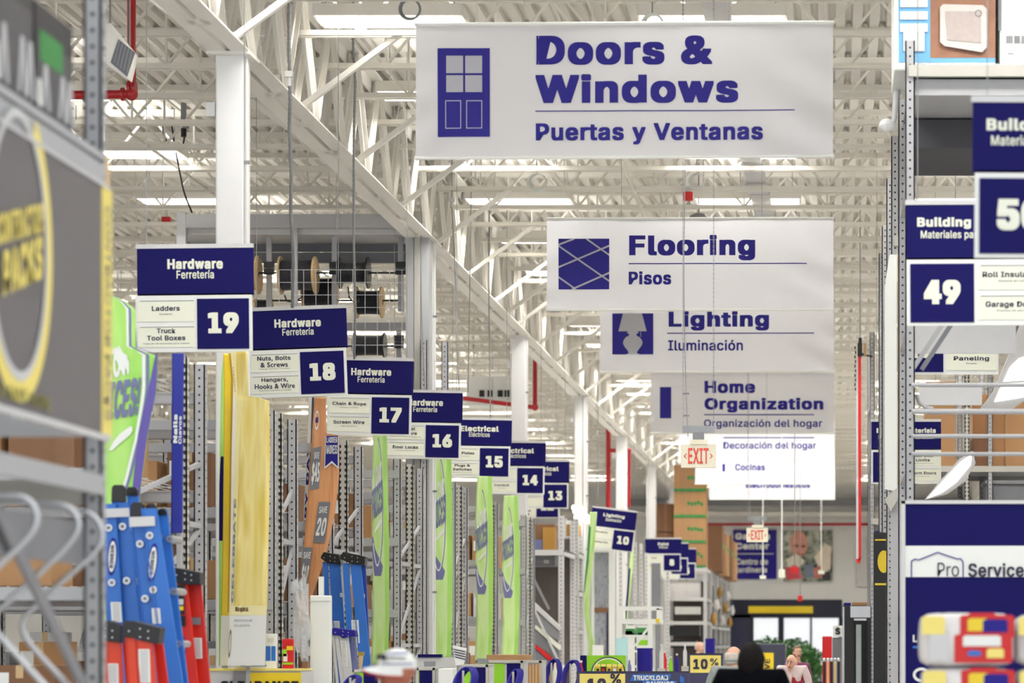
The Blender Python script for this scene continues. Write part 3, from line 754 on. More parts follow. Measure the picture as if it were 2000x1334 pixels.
# ================================================================ PRINTED SAIL BANNERS ON THE RACK ENDS
def sail(label, z, edges, base, gfx, wave=.03, lean=.0, name='shelf_banner', cat='banner', foot=True, group=None):
    """tall plastic banner; edges = [(row, left, right)] in photo pixels at distance z; gfx drawn in (u, v) from its upper left"""
    def E(v):
        y = edges[0][0]+(edges[-1][0]-edges[0][0])*v
        for i in range(len(edges)-1):
            a, b_ = edges[i], edges[i+1]
            if y <= b_[0] or i == len(edges)-2:
                k = (y-a[0])/(b_[0]-a[0]); return y, a[1]+(b_[1]-a[1])*k, a[2]+(b_[2]-a[2])*k
    def P(u, v, o=0):
        y, l, r = E(v); d = z+wave*math.sin(3.0*v+1.7*u)+lean*(u-.5)
        x = l+(r-l)*u
        return (wx(x, z), d-o, wz(y, z))
    zb = wz(edges[-1][0], z)
    t = thing(name, label, cat, (wx((edges[-1][1]+edges[-1][2])/2, z), z, 0), group)
    m = MB(); nu, nv = 6, 120
    for j in range(nv+1):
        for i in range(nu+1): m.v.append(P(i/nu, j/nv))
    for j in range(nv):
        for i in range(nu): a = j*(nu+1)+i; m.f.append((a, a+nu+1, a+nu+2, a+1)); m.mi.append(0)
    o = m.build('sheet', base, t, smooth=True); so = o.modifiers.new('solid', 'SOLIDIFY'); so.thickness = .004; so.offset = 1
    for k, gdef in enumerate(gfx):
        m = MB(); kind = gdef[0]; off = .006+.002*k
        if kind == 'text':
            _, s, u0, v0, u1, v1, mk, bold, slant, vert = gdef
            if vert: textq(m, s, (u1, v1, 0), (0, -(v1-v0), 0), (-(u1-u0), 0, 0), bold)
            else: textq(m, s, (u0, v1, 0), (u1-u0, -slant, 0), (0, -(v1-v0), 0), bold)
        elif kind == 'poly':
            _, pts, mk = gdef; n = len(pts); b0 = 0
            m.v = [(a, b_, 0) for a, b_ in pts]; m.f = [tuple(range(n))]; m.mi = [0]
        elif kind == 'strip':     # band between two u-curves: [(v, u0, u1)]
            _, rows, mk = gdef
            fine = []
            for i in range(len(rows)-1):
                p, q = rows[i], rows[i+1]; n = max(1, int((q[0]-p[0])/.02))
                fine += [tuple(p[c]+(q[c]-p[c])*j/n for c in range(3)) for j in range(n)]
            fine.append(rows[-1]); rows = fine
            nc = 6
            for v, a, b_ in rows: m.v += [(a+(b_-a)*c/nc, v, 0) for c in range(nc+1)]
            for i in range(len(rows)-1):
                for c in range(nc): q = i*(nc+1)+c; m.f.append((q, q+nc+1, q+nc+2, q+1)); m.mi.append(0)
        m.v = [P(a, b_, off-c) for a, b_, c in m.v]
        m.build('lettering' if kind == 'text' else 'print', M[mk] if isinstance(mk, str) else mk, t)
    if foot and zb > .1:
        xm = wx((edges[-1][1]+edges[-1][2])/2, z)
        MB().box(xm-.02, xm+.02, z+.06, z+.09, 0, zb+.4).build('stand_pole', M['rack'], t)
    return t
slate = M['slate'] = mat('slate_violet', (112,116,160), .4); M['purple'] = mat('purple_edge', (92,78,160), .4)
M['limepale'] = ramp_mat('lime_print', [(.3, (184,224,124)), (.5, (208,236,168)), (.7, (178,222,112))], (3, 3, .6), 1.4, dist=.3)
M['limedeep'] = ramp_mat('lime_print_deep', [(.3, (150,212,84)), (.5, (176,224,116)), (.7, (128,204,60))], (2.5, 2.5, .6), 1.2, dist=.3)
M['goldprint'] = ramp_mat('gold_print', [(.3, (214,186,80)), (.5, (238,224,150)), (.68, (224,202,100))], (7, 7, .8), 1.1, dist=.2)
M['plank'] = ramp_mat('plank_print', [(.3, (206,142,92)), (.55, (218,158,108)), (.75, (198,132,82))], (10, 10, .5), 2.0, dist=.2)
def arc(cu, cv, ru, rv, a0, a1, wu, wv=None, n=24):
    """crescent line as strip polygons"""
    wv = wv or wu; P = []
    for i in range(n+1):
        a = math.radians(a0+(a1-a0)*i/n); P.append((cu+ru*math.cos(a), cv+rv*math.sin(a)))
    for i in range(n, -1, -1):
        a = math.radians(a0+(a1-a0)*i/n); P.append((cu+(ru-wu)*math.cos(a), cv+(rv-wv)*math.sin(a)))
    return P
# big one, lower left
sail('large lime green banner reading LOW PRICES! behind the contractor rack', 20.15,
  [(570,178,204),(585,178,238),(603,178,262),(640,178,264),(686,178,267),(692,178,307),(760,178,305),(850,178,288),(950,178,276),(1040,178,270),(1150,178,246),(1290,178,232)], M['limedeep'],
  [('strip', [(0,.97,1),(.045,.8,.86),(.1,.78,.83),(.17,.76,.81),(.3,.78,.83),(.4,.77,.82),(.5,.66,.72),(.6,.5,.56),(.68,.36,.4)], 'white'),
   ('strip', [(0,.99,1),(.045,.86,.92),(.1,.84,.89),(.17,.82,.87),(.3,.84,.89),(.4,.83,.88),(.5,.73,.78),(.6,.57,.62),(.68,.41,.45)], 'slate'),
   ('strip', [(.09,1,1),(.17,.97,1),(.27,.87,1),(.39,.83,1),(.53,.83,1),(.65,.86,1),(.8,.9,1)], 'purple'),
   ('text', 'LOW', .24, .165, .6, .24, 'white', .035, .02, False),
   ('text', 'PRICES!', .06, .25, .76, .355, 'slate', .035, .02, False),
   ('strip', [(.365,.66,.7),(.375,.58,.72),(.385,.5,.7),(.4,.42,.6),(.415,.36,.48),(.43,.32,.38)], 'white')], .03)
def low_price(label, z, x0t, x1t, x0b, x1b, y0, y1, ty=None):
    y0_ = y0-(30 if z < 34 or 38 < z < 39 else 0)
    H = y1-y0_; k = (x1t+x1b-x0t-x0b)/2
    e = [(y0_, x0t+3, x1t), (y0_+H*.25, x0t-1, x1t+3), (y0_+H*.5, (x0t+x0b)/2-1, (x1t+x1b)/2+4), (y0_+H*.8, x0b, x1b+3), (y1, x0b-3, x1b)]
    sail(label, z, e, M['limepale'], [
     ('strip', [(.0,.74,1),(.25,.72,1),(.5,.72,1),(.75,.75,1),(1,.8,1)], 'lime' if False else 'limedeep'),
     ('strip', [(.48,.0,.05),(.53,.0,.17),(.56,.02,.36),(.6,.05,.62),(.62,.08,.58),(.64,.12,.5)], 'slate'),
     ('poly', arc(.3, .34, .37, .275, -80, 110, .045, .012, 30), 'slate'),
     ('poly', arc(.3, .34, .33, .262, -80, 140, .05, .008, 30), 'white'),
     ('text', 'LOW', .1, .2, .6, .29, 'white', .03, .03, False),
     ('text', 'PRICES!', .02, .29, .68, .42, 'slate', .03, .05, False),
     ('strip', [(.41,.5,.6),(.42,.4,.58),(.435,.28,.45),(.45,.18,.3),(.46,.14,.18)], 'white')], .02, group='lime LOW PRICES banners')
low_price('lime LOW PRICES banner under sign 16, nearest of the slim ones', 33.7, 727, 754, 728, 758, 850, 1296)
low_price('lime LOW PRICES banner under sign 15', 38.55, 845, 880, 845, 881, 892, 1284)
low_price('lime LOW PRICES banner hanging below the Conduit sign', 42.6, 929, 960, 930, 960, 930, 1290)
low_price('lime LOW PRICES banner farthest right of the straight ones, below sign 13', 47.6, 981, 1011, 982, 1011, 968, 1280)
sail('slim curved lime banner below the tilted aisle 10 sign', 60, [(1000,1152,1166),(1080,1146,1160),(1150,1140,1153),(1200,1141,1152),(1250,1148,1160),(1285,1150,1166)], M['limepale'], [('strip', [(.1,0,.3),(.35,0,.35),(.55,0,.12)], 'green')], .05)
sail('dark-edged thin lime banner between the distant grey posts', 66, [(1075,1232,1238),(1130,1226,1234),(1190,1221,1227),(1250,1219,1225)], M['limepale'], [('strip', [(.2,0,.4),(.6,0,.7),(.9,0,.4)], 'blue')], .05)
# yellow group
sail('thin green and navy edge of a banner beside the yellow one', 25.6, [(690,437,447),(740,432,446),(900,428,440),(1060,427,440),(1300,428,440)], M['limedeep'], [('strip', [(.33,.2,1),(.42,0,1),(.58,0,1),(.6,0,1)], 'blue')], .02)
sail('narrow bright yellow banner edge with a white foot', 25.3, [(690,436,450),(740,437,455),(900,436,452),(1100,434,450),(1300,430,447)], M['yellow'], [('strip', [(.0,.75,1),(.4,.78,1),(.83,.8,1)], mat('ochre', (196,150,20), .5)), ('strip', [(.84,0,1),(1,0,1)], 'white')], .02)
sail('wide pale gold banner with a white foot reading While supplies last', 24.9, [(685,452,482),(775,459,485),(779,460,525),(900,458,527),(1000,455,526),(1170,451,523),(1300,444,519)], M['goldprint'],
 [('strip', [(.0,0,.3),(.05,0,.22),(.12,.0,.2),(.3,0,.12),(.6,0,.1),(.83,0,.08)], mat('pale_gold', (236,224,158), .45)),
  ('strip', [(.838,0,1),(.9,0,1),(1,0,1)], 'white'), ('strip', [(.81,0,1),(.84,0,1)], mat('pale_gold2', (242,234,178), .45)),
  ('text', 'While supplies last.', .13, .812, .5, .832, 'carton2', .03, 0, False),
  ('text', 'Selection may vary by store', .12, .852, .62, .862, 'grey', 0, 0, False), ('text', 'Prices may change without notice', .12, .868, .56, .878, 'grey', 0, 0, False),
  ('text', 'CELEBRATE', .005, .47, .075, .8, 'grey', .04, 0, True), ('text', 'EVERYDAY', .02, .05, .08, .13, 'grey', .02, 0, True),
  ('poly', arc(.045, .93, .035, .045, 0, 360, .012), 'carton2')], .03)
# narrow blue strip
sail('narrow vertical blue strip sign reading Nails and Clavos', 22.2, [(690,336,359),(1041,334,357)], M['sblue'], [('text', 'Nails', .15, .34, .5, .5, 'white', .05, 0, True), ('text', 'Clavos', .6, .35, .86, .505, 'white', .03, 0, True)], .005, name='strip_sign', cat='sign')
# orange ladder banner with black and white edge
sail('white banner edge with blue vertical letters EVERY DAY', 29.5, [(776,603,613),(850,600,611),(1000,593,606),(1100,589,602),(1155,588,600)], M['white'],
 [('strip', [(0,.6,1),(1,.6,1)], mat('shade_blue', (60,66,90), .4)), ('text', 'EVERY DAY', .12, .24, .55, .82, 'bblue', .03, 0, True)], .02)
sail('orange plank-print banner with grey SAVE tags and a purple ribbon', 29.3, [(776,614,636),(846,609,637),(850,609,662),(930,604,662),(1000,598,655),(1090,590,636),(1160,584,612),(1220,580,606)], M['plank'],
 [('poly', arc(.3, .1, .16, .042, 0, 360, .04, .009, 30), 'white'), ('text', 'WERNER', .2, .088, .42, .112, 'bblue', .02, 0, False),
  ('poly', [(.05,.225),(.36,.215),(.36,.4),(.05,.41)], 'rackdark'), ('text', 'SAVE', .12, .24, .3, .27, 'white', .02, 0, False), ('text', '$45', .08, .285, .34, .385, 'white', .03, 0, False),
  ('poly', [(.4,.46),(.8,.46),(.86,.64),(.38,.64)], 'rackdark'), ('text', 'SAVE', .44, .48, .72, .51, 'white', .02, 0, False), ('text', '20', .44, .53, .78, .61, 'white', .03, 0, False),
  ('poly', [(.0,.66),(.4,.66),(.5,.86),(.0,.86)], 'rackdark'), ('text', 'SAVE', .06, .68, .36, .71, 'white', .02, 0, False), ('text', '$10', .06, .73, .4, .83, 'white', .03, 0, False),
  ('poly', [(.5,.17),(1.0,.17),(1.0,.315),(.76,.29),(.5,.315)], 'white'), ('poly', [(.53,.17),(.97,.17),(.97,.305),(.76,.28),(.53,.305)], 'bblue'),
  ('text', 'LADDER', .56, .175, .95, .2, 'white', .02, 0, False), ('text', 'MADNESS', .56, .21, .95, .25, 'white', .02, 0, False)], .02)
# fire extinguisher arrow
z_ = 26.9
t = thing('arrow_sign', 'red and white vertical FIRE EXTINGUISHER arrow sign', 'sign', (wx(542, z_), z_, wz(1203, z_)))
MB().pbox(532, 1113, 551, 1203, z_, .01).build('plate', M['red'], t)
m = MB(); m.v = []
m.pprism([(535,1132),(548,1132),(548,1190),(551,1190),(541.5,1201),(532,1190),(535,1190)], z_-.003, .002); m.build('arrow', M['white'], t)
m = MB(); ptext(m, 'FIRE', 535, 1118, 549, 1128, z_-.005, .03); m.build('lettering', M['white'], t)
m = MB()
for i, ch in enumerate('EXTINGUISHER'): ptext(m, ch, 539.5 if ch != 'I' else 541, 1134+i*4.5, 544 if ch != 'I' else 542.4, 1137.3+i*4.5, z_-.006, .03)
tag(m.build('lettering', M['red'], t), kind='stuff')
MB().pbox(535, 1100, 548, 1210, z_+.01, .02).build('mounting_strip', M['rackb'], t)
t = thing('hang_tag', 'small white hang tag with a red ring left of the arrow sign', 'tag', (wx(533, z_-.1), z_-.1, wz(1150, z_)))
MB().pbox(529, 1122, 537, 1152, z_-.1, .005).build('card', M['white'], t); m = MB(); m.pprism(arc(533, 1132, 3, 7, 0, 359, 1), z_-.103, .002); m.build('ring', M['red'], t)

# ================================================================ NEAR LEFT RACK (its aisle face runs away from the camera)
XP = -3.44
def sy(px, X=XP): return X*F/(px-VX)
def sz(px, py, X=XP): return wz(py, sy(px, X))
nr = thing('pallet_rack', 'blurred near grey rack at the left edge holding the contractor packs sign', 'rack', (XP, 11.9, 0))
upright(nr, XP, 12.03, 5.6, w=.085, d=.07)
upright(nr, XP, 9.3, 5.6, w=.085, d=.07)
upright(nr, XP-1.1, 12.03, 5.6, w=.085, d=.07); upright(nr, XP-1.1, 9.3, 5.6, w=.085, d=.07)
for z0, z1 in ((3.90, 4.0), (4.02, 4.055), (2.45, 2.54)):
    MB().box(XP-.03, XP+.01, 9.35, 12.03, z0, z1).build('beam', M['rack'], nr)
    MB().box(XP-1.14, XP-1.1, 9.35, 12.03, z0, z1).build('beam', M['rack'], nr)
MB().box(XP-1.1, XP-.03, 9.35, 12.05, 4.035, 4.05).build('shelf_panel', M['rackdark'], nr)
MB().box(XP-1.1, XP-.06, 12.05, 12.09, 2.40, 2.52).build('end_beam', M['rackb'], nr)
MB().box(XP-.1, XP-.08, 9.5, 12.03, 2.32, 2.12).build('lower_band', M['grey'], nr)
back = mat('hazy_backboard', (176,170,160), .6, var=.08, scale=2)
MB().box(XP-.9, XP-.88, 9.3, 12.03, .3, 2.42).build('back_board', back, nr)
MB().bar((XP-.05, 10.5, 2.42), (XP-.05, 12.0, 1.5), .02, .07, up=(0, 0, 1)).build('diagonal_brace', M['grey'], nr)
MB().box(XP-1.1, XP-.1, 9.35, 12.0, 2.54, 2.56).build('shelf_panel', M['rackdark'], nr)
d = MB()
for k in range(30): d.box(XP-1.0, XP-.08, 9.4+k*.09, 9.404+k*.09, 2.72, 2.728)
tag(d.build('wire_deck', M['lgrey'], nr), kind='stuff')
# contractor sign: circle and words on a dark panel
cs = thing('contractor_sign', 'blurred dark grey sign with yellow circle reading CONTRACTOR PACKS', 'sign', (XP+.03, 11, 2.72))
XS = XP+.025
dark = mat('charcoal_print', (104,100,104), .35, var=.05, scale=1.5)
MB().box(XP+.012, XS, 9.4, 12.0, 2.73, 3.885).build('panel', dark, cs)
MB().box(XP+.012, XS+.004, sy(188), sy(207), 2.72, 3.89).build('yellow_edge', M['pyellow'], cs)
MB().box(XP+.012, XS+.008, 9.35, 12.06, 2.70, 2.73).build('bottom_rail', M['lgrey'], cs); MB().box(XP+.012, XS+.008, 9.35, 12.06, 3.885, 3.9).build('top_rail', M['lgrey'], cs)
cy_, cz_ = 10.72, 3.42
def ring(r0y, r0z, r1y, r1z, a0, a1, X, name, m, n=60):
    mb = MB()
    for i in range(n):
        q = [math.radians(a0+(a1-a0)*(i+j)/n) for j in (0, 1)]
        mb.quad([(X, cy_+r0y*math.cos(q[0]), cz_+r0z*math.sin(q[0])), (X, cy_+r1y*math.cos(q[0]), cz_+r1z*math.sin(q[0])), (X, cy_+r1y*math.cos(q[1]), cz_+r1z*math.sin(q[1])), (X, cy_+r0y*math.cos(q[1]), cz_+r0z*math.sin(q[1]))])
    return mb.build(name, m, cs)
ring(.39, .57, .46, .66, 150, 420, XS+.004, 'yellow_ring', M['pyellow']); ring(.355, .53, .39, .57, 0, 360, XS+.006, 'white_ring', M['lgrey'])
for s, y0, y1, z0, z1 in (('CONTRACTOR', 10.42, 11.03, 3.37, 3.5), ('PACKS', 10.5, 11.02, 3.17, 3.36)):
    m = MB(); textq(m, s, (XS+.009, y0, z0), (0, y1-y0, .15), (0, 0, z1-z0), .045); m.build('lettering', M['pyellow'], cs)
m = MB(); textq(m, 'CONTRACTOR PACKS', (XS+.008, sy(192), 3.8), (0, 0, -1.0), (0, sy(203)-sy(192), 0), .0)
m.build('lettering', M['grey'], cs)
m = MB(); textq(m, 'BUY MORE & SAVE MORE', (XS+.005, 9.9, 2.76), (0, 1.25, 0), (0, 0, .06), .02); m.build('lettering', mat('olive_print', (150,146,80), .5), cs)
# cartons with pictures of a trestle on the top shelf
def pic_box(label, y0, y1, h, green, X=XP-.06):
    t = thing('product_carton', label, 'box', (X, (y0+y1)/2, 4.055), 'near cartons')
    body = mat('charcoal_carton', (46,44,48), .45, var=.15, scale=8)
    MB().box(X-.6, X, y0, y1, 4.056, 4.056+h).build('body', body, t, bevel=.006)
    pic = mat('grey_picture', (84,82,86), .5, var=.35, scale=14)
    e = X+.002; W = y1-y0
    MB().box(X, e, y0+.04*W, y1-.06*W, 4.1, 4.056+h*.72).build('picture', pic, t)
    if green: MB().box(e, e+.002, y0+.1*W, y0+.7*W, 4.056+h*.52, 4.056+h*.78).build('green_block', M['green'], t)
    m = MB()
    for u, tt in ((.1, .0), (.55, .0), (.75, .2)):
        m.bar((e+.003, y0+(u+.05)*W, 4.12), (e+.003, y0+(u+.12)*W, 4.056+h*.5), .01, .02); m.bar((e+.003, y0+(u+.22)*W, 4.12), (e+.003, y0+(u+.14)*W, 4.056+h*.5), .01, .02)
    m.build('print', M['lgrey'], t)
    MB().box(e, e+.002, y0+.03*W, y0+.12*W, 4.12, 4.056+h*.35).build('barcode_label', M['white'], t)
    return t
pic_box('black box end nearest the left edge on the top shelf', 10.0, 10.62, .78, False, XP-.05)
pic_box('dark carton with grey trestle picture on the top shelf', 10.66, 11.2, .62, False)
pic_box('dark carton with a green block and trestle picture on the top shelf', 11.23, 11.78, .52, True)
carton(XP-.66, XP-.1, 10.9, 11.6, 4.72, 5.05, 'black carton lying on top of the trestle cartons', 'black', False)
carton(-3.64, -3.56, 12.3, 12.6, 3.55, 4.15, 'thin pale board end behind the near rack post', 'wood', False, name='board', cat='board')
bl = thing('floor_stand', 'slim wooden stand holding the pale board', 'stand', (-3.6, 12.45, 0)); MB().box(-3.63, -3.57, 12.4, 12.5, .02, 3.55).build('pole', M['wood'], bl); MB().box(-3.75, -3.45, 12.25, 12.65, 0, .03).build('base', M['wood'], bl)
# bent tube hooks
hk = [('nearest', [(-60,966),(0,968),(38,968),(60,978),(73,1000),(73,1022),(58,1048),(0,1102),(-60,1160)], 10.6),
      ('middle', [(-40,980),(60,984),(112,984),(140,992),(155,1016),(153,1038),(130,1068),(60,1136),(-20,1206)], 11.2),
      ('rear', [(60,992),(150,996),(178,1003),(197,1024),(202,1052),(190,1076),(130,1128),(58,1192),(44,1214),(44,1236),(60,1262),(134,1340),(230,1440)], 11.8),
      ('lowest', [(-60,1180),(0,1242),(40,1288),(88,1340),(180,1440)], 11.0)]
hg = thing('tube_cradle', 'bent grey steel tubes forming a cradle below the near rack beam', 'rack', (wx(60, 11.2), 11.2, 0))
for nm, pts, z in hk:
    P = [Vector((wx(a, z), z, wz(b_, z))) for a, b_ in pts]; Q = []
    for i in range(len(P)-1):
        for j in range(6): Q.append(P[i].lerp(P[i+1], j/6))
    Q.append(P[-1])
    for _ in range(10): Q = [Q[0]]+[(Q[i-1]+Q[i]*2+Q[i+1])/4 for i in range(1, len(Q)-1)]+[Q[-1]]
    MB().tube(Q, .014, 10).build('bent_tube', M['silver'], hg, smooth=True)
for s in (10.5, 11.9): MB().tube([(wx(130, 11.2), s, 0), (wx(130, 11.2), s, wz(1440, 11.2))], .014, 8).build('foot', M['silver'], hg)
MB().tube([(wx(180, 11.8)-.02, 10.4, wz(1440, 11.4)), (wx(180, 11.8)-.02, 11.95, wz(1440, 11.4))], .014, 8).build('foot_rail', M['silver'], hg)

# ================================================================ LADDERS
def rail(mb, xt, wt, yt, xb, wb, yb, z, d=.03, m=0):
    """leaning side rail given in photo pixels, continued down to the floor"""
    yf = VY+EYE*F/(z); k = (yf-yt)/(yb-yt)
    xf = xt+(xb-xt)*k; wf = wt+(wb-wt)*k
    return mb.pprism([(xt, yt), (xt+wt, yt), (xf+wf, yf), (xf, yf)], z, d, m)
def oval_logo(t, cx, cy, rx, ry, z, lean=0, word='WERNER'):
    P = lambda r: [(cx+r*rx*math.cos(a)-lean*r*ry*math.sin(a), cy-r*ry*math.sin(a)) for a in [2*math.pi*i/28 for i in range(28)]]
    MB().pprism(P(1), z-.004, .003).build('logo_ring', M['bblue'], t)
    MB().pprism([(cx+(a-cx)*.8, cy+(b_-cy)*.82) for a, b_ in P(1)], z-.006, .003).build('logo_field', M['white'], t)
    m = MB(); k = z/F
    textq(m, word, (wx(cx-lean*ry*.62-rx*.4, z), z-.0075, wz(cy-ry*.62, z)), (lean*ry*1.24*k, 0, -ry*1.24*k), (rx*.8*k, 0, 0), .02)
    m.build('lettering', M['ink'], t)
def sticker(t, x0, y0, x1, y1, z, lean=0, m='white'):
    MB().pprism([(x0, y0), (x1, y0), (x1+lean*(y1-y0), y1), (x0+lean*(y1-y0), y1)], z-.004, .003).build('sticker', M[m], t)
    p = MB(); n = int((y1-y0)/3)
    for i in range(1, n): 
        y = y0+i*3; p.pprism([(x0+lean*(y-y0)+(x1-x0)*.15, y), (x0+lean*(y-y0)+(x1-x0)*.85, y), (x0+lean*(y-y0)+(x1-x0)*.85, y+1), (x0+lean*(y-y0)+(x1-x0)*.15, y+1)], z-.005, .001)
    tag(p.build('fine_print', M['grey'], t), kind='stuff')
def ext_ladder(label, z, rails, caps, band, rungs, logo, stk):
    t = thing('extension_ladder', label, 'ladder', (wx(rails[0][3]+60, z), z, 0), 'extension ladders')
    for i, (xt, wt, yt, xb, wb, yb, dz) in enumerate(rails):
        rail(MB(), xt, wt, yt, xb, wb, yb, z+dz, .03).build('side_rail', M['ladder'], t, bevel=.003)
        rail(MB(), xt, 2, yt, xb, 2, yb, z+dz-.012, .012).build('rail_lip', M['ladder'], t)
    for x0, y0, x1, y1, dz in caps:
        MB().pprism([(x0, y1), (x0+1, y0+5), (x0+5, y0), (x1-4, y0), (x1, y0+6), (x1+1, y1)], z+dz-.006, .05).build('end_cap', M['black'], t, bevel=.004)
    for b_ in band: MB().pprism([(b_[0], b_[1]), (b_[2], b_[1]-2), (b_[2]+1, b_[3]-2), (b_[0]+1, b_[3])], z-.03, .02).build('crossband', M['lgrey'], t)
    for x, y, dz in rungs:
        MB().tube([(wx(x, z), z+dz-.012, wz(y, z)), (wx(x, z), z+dz+.28, wz(y, z))], .028, 14).build('rung', M['silver'], t, smooth=True)
        MB().tube([(wx(x, z), z+dz-.014, wz(y, z)), (wx(x, z), z+dz-.010, wz(y, z))], .014, 10).build('rung_hole', M['rackdark'], t)
    oval_logo(t, *logo); sticker(t, *stk)
    return t
ext_ladder('blue fiberglass extension ladder standing nearest the near rack post', 19.25,
  [(195,30,984,208,32,1217,.0), (218,30,980,238,34,1217,.05), (247,22,966,272,26,1210,.3)], [(217,947,243,980,.04), (245,951,268,968,.29)], [(200,994,251,1011)],
  [(213,1031,0), (237,1028,.04), (219,1138,0), (245,1134,.04)], (219,1087,9,37,19.25,-.06), (216,1176,236,1215,19.25,.06))
ext_ladder('blue fiberglass extension ladder right of the other, behind the orange stepladders', 18.9,
  [(254,26,1010,280,30,1240,.05), (275,30,993,322,34,1330,.0), (306,20,995,342,24,1330,.25)], [(254,981,280,1009,.04), (284,983,304,996,.12), (307,993,325,1006,.24)], [(252,1010,301,1029)],
  [(271,1062,.04), (293,1046,0), (316,1050,.24), (281,1169,.04), (300,1152,0), (323,1154,.24), (331,1258,.24)], (298,1099,9,38,18.9,-.1), (296,1188,312,1218,18.9,.08))
def step_ladder(label, z, cap, rails, mrail, stk=None, logo=None, steps=(), capm='black', spec=None):
    t = thing('stepladder', label, 'ladder', (wx((cap[0][0]+cap[2][0])/2, z), z, 0), 'stepladders')
    for xt, wt, yt, xb, wb, yb, dz in rails:
        rail(MB(), xt, wt, yt, xb, wb, yb, z+dz, .03).build('side_rail', mrail[1] if dz > .02 and isinstance(mrail, tuple) else (mrail[0] if isinstance(mrail, tuple) else mrail), t, bevel=.003)
        rail(MB(), xt, 1.6, yt, xb, 1.6, yb, z+dz-.01, .01).build('rail_lip', mrail[0] if isinstance(mrail, tuple) else mrail, t)
    MB().pprism(cap, z-.03, .16).build('top_cap', M[capm], t, bevel=.006)
    xs = [c[0] for c in cap]; ys_ = [c[1] for c in cap]
    for u, v in ((.2, .45), (.5, .35), (.5, .7), (.72, .45), (.72, .75)):
        x, y = min(xs)+(max(xs)-min(xs))*u, min(ys_)+(max(ys_)-min(ys_))*v
        MB().tube([(wx(x, z), z-.036, wz(y, z)), (wx(x, z), z-.03, wz(y, z))], .006, 8).build('rivet', M['silver'], t)
    for a, b_, c, d_, dz in steps: MB().pbox(a, b_, c, d_, z+dz, .08).build('step', M['lgrey'], t)
    for s in (stk or []): sticker(t, *s)
    if logo: oval_logo(t, *logo)
    return t
step_ladder('orange-red stepladder with black cap, half behind the near rack post', 18.3, [(180,1212),(210,1212),(238,1222),(236,1256),(205,1252),(202,1240),(180,1238)],
  [(184,20,1238,190,20,1334,0), (206,30,1250,210,30,1334,0), (238,10,1240,246,12,1334,.2)], (M['orange'], M['ored']), [(209,1296,231,1336,18.3,.02)])
step_ladder('orange-red stepladder with black cap beside the blue ladders', 18.1, [(241,1212),(262,1213),(296,1222),(312,1226),(308,1258),(278,1252),(262,1246),(240,1244)],
  [(244,20,1244,250,20,1334,0), (265,31,1250,272,32,1334,0), (298,18,1246,308,20,1334,.2)], (M['orange'], M['ored']), [(270,1268,292,1334,18.1,.03)])
step_ladder('tall red stepladder with black label block, right of the blue ladders', 20.0, [(336,1108),(352,1110),(390,1118),(391,1142),(364,1142),(338,1138)],
  [(337,28,1136,356,30,1334,0), (364,26,1116,380,30,1334,.12)], (M['ored'], M['ored']), [(376,1246,394,1286,20.1,.03), (372,1118,388,1134,20.1,0,'rackdark'), (373,1206,392,1220,20.1,0,'rackdark')], (355,1278,7,36,20.0,-.05))
t = thing('warning_label', 'black warning label block on the tall red stepladder', 'label', (wx(350, 19.98), 19.98, wz(1230, 20)))
# stays part-like: printed block screwed to the rail
MB().pbox(341, 1142, 360, 1200, 19.985, .006).build('plate', M['black'], t); MB().pbox(344, 1170, 358, 1181, 19.98, .004).build('print', M['lgrey'], t); MB().pbox(344, 1184, 358, 1192, 19.98, .004).build('print', M['yellow'], t); MB().pbox(343, 1203, 362, 1223, 19.985, .006).build('plate', M['black'], t)
step_ladder('blue stepladder with black cap in front of the orange banner', 28.8, [(627,1086),(632,1078),(662,1083),(666,1103),(640,1100),(626,1090)],
  [(630,10,1098,636,11,1300,0), (642,22,1100,656,22,1300,0)], (M['ladder'], M['ladder2']), [(649,1213,663,1260,28.8,.04)], capm='black')
step_ladder('blue stepladder with black cap beside the first slim lime banner', 28.5, [(664,1086),(670,1078),(702,1084),(713,1087),(712,1104),(686,1101),(664,1092)],
  [(669,12,1100,680,12,1300,0), (684,20,1101,702,22,1300,0), (705,9,1104,714,9,1306,.12)], (M['ladder'], M['ladder2']), [(686,1211,700,1256,28.5,.06)], steps=[(703,1160,712,1168,.1), (705,1233,716,1242,.1), (664,1158,672,1166,.1)], capm='black')
step_ladder('small aluminium stepladder with a bright blue cap', 27.0, [(646,1228),(652,1226),(692,1231),(695,1243),(680,1244),(670,1247),(664,1242),(646,1240)],
  [(648,5,1240,654,5,1310,0), (653,8,1240,662,8,1310,0), (663,17,1244,670,17,1310,0)], M['lgrey'], [(665,1252,676,1300,27,.06)], capm='bblue')
t = thing('folding_step', 'ribbed violet-blue folding step rail right of the aluminium stepladder', 'ladder', (wx(690, 27.1), 27.1, 0))
for i in range(4): rail(MB(), 682+i*3.2, 2.2, 1244, 687+i*3.6, 2.4, 1308, 27.1+.02*i, .02).build('rib', slate, t)
t = thing('paint_brush', 'brass-topped wooden brush handle beside the blue ladder', 'brush', (wx(706, 26.8), 26.8, wz(1309, 26.8)))
MB().pprism([(699,1273),(711,1273),(710,1281),(700,1281)], 26.8, .04).build('ferrule', mat('brass', (170,150,70), .4, metal=.6), t); MB().pprism([(701,1281),(709,1281),(706,1308),(702,1308)], 26.8, .03).build('handle', M['wood'], t); MB().tube([(wx(704, 26.8), 26.815, 0), (wx(704, 26.8), 26.815, wz(1300, 26.8))], .01, 8).build('peg', M['rack'], t)

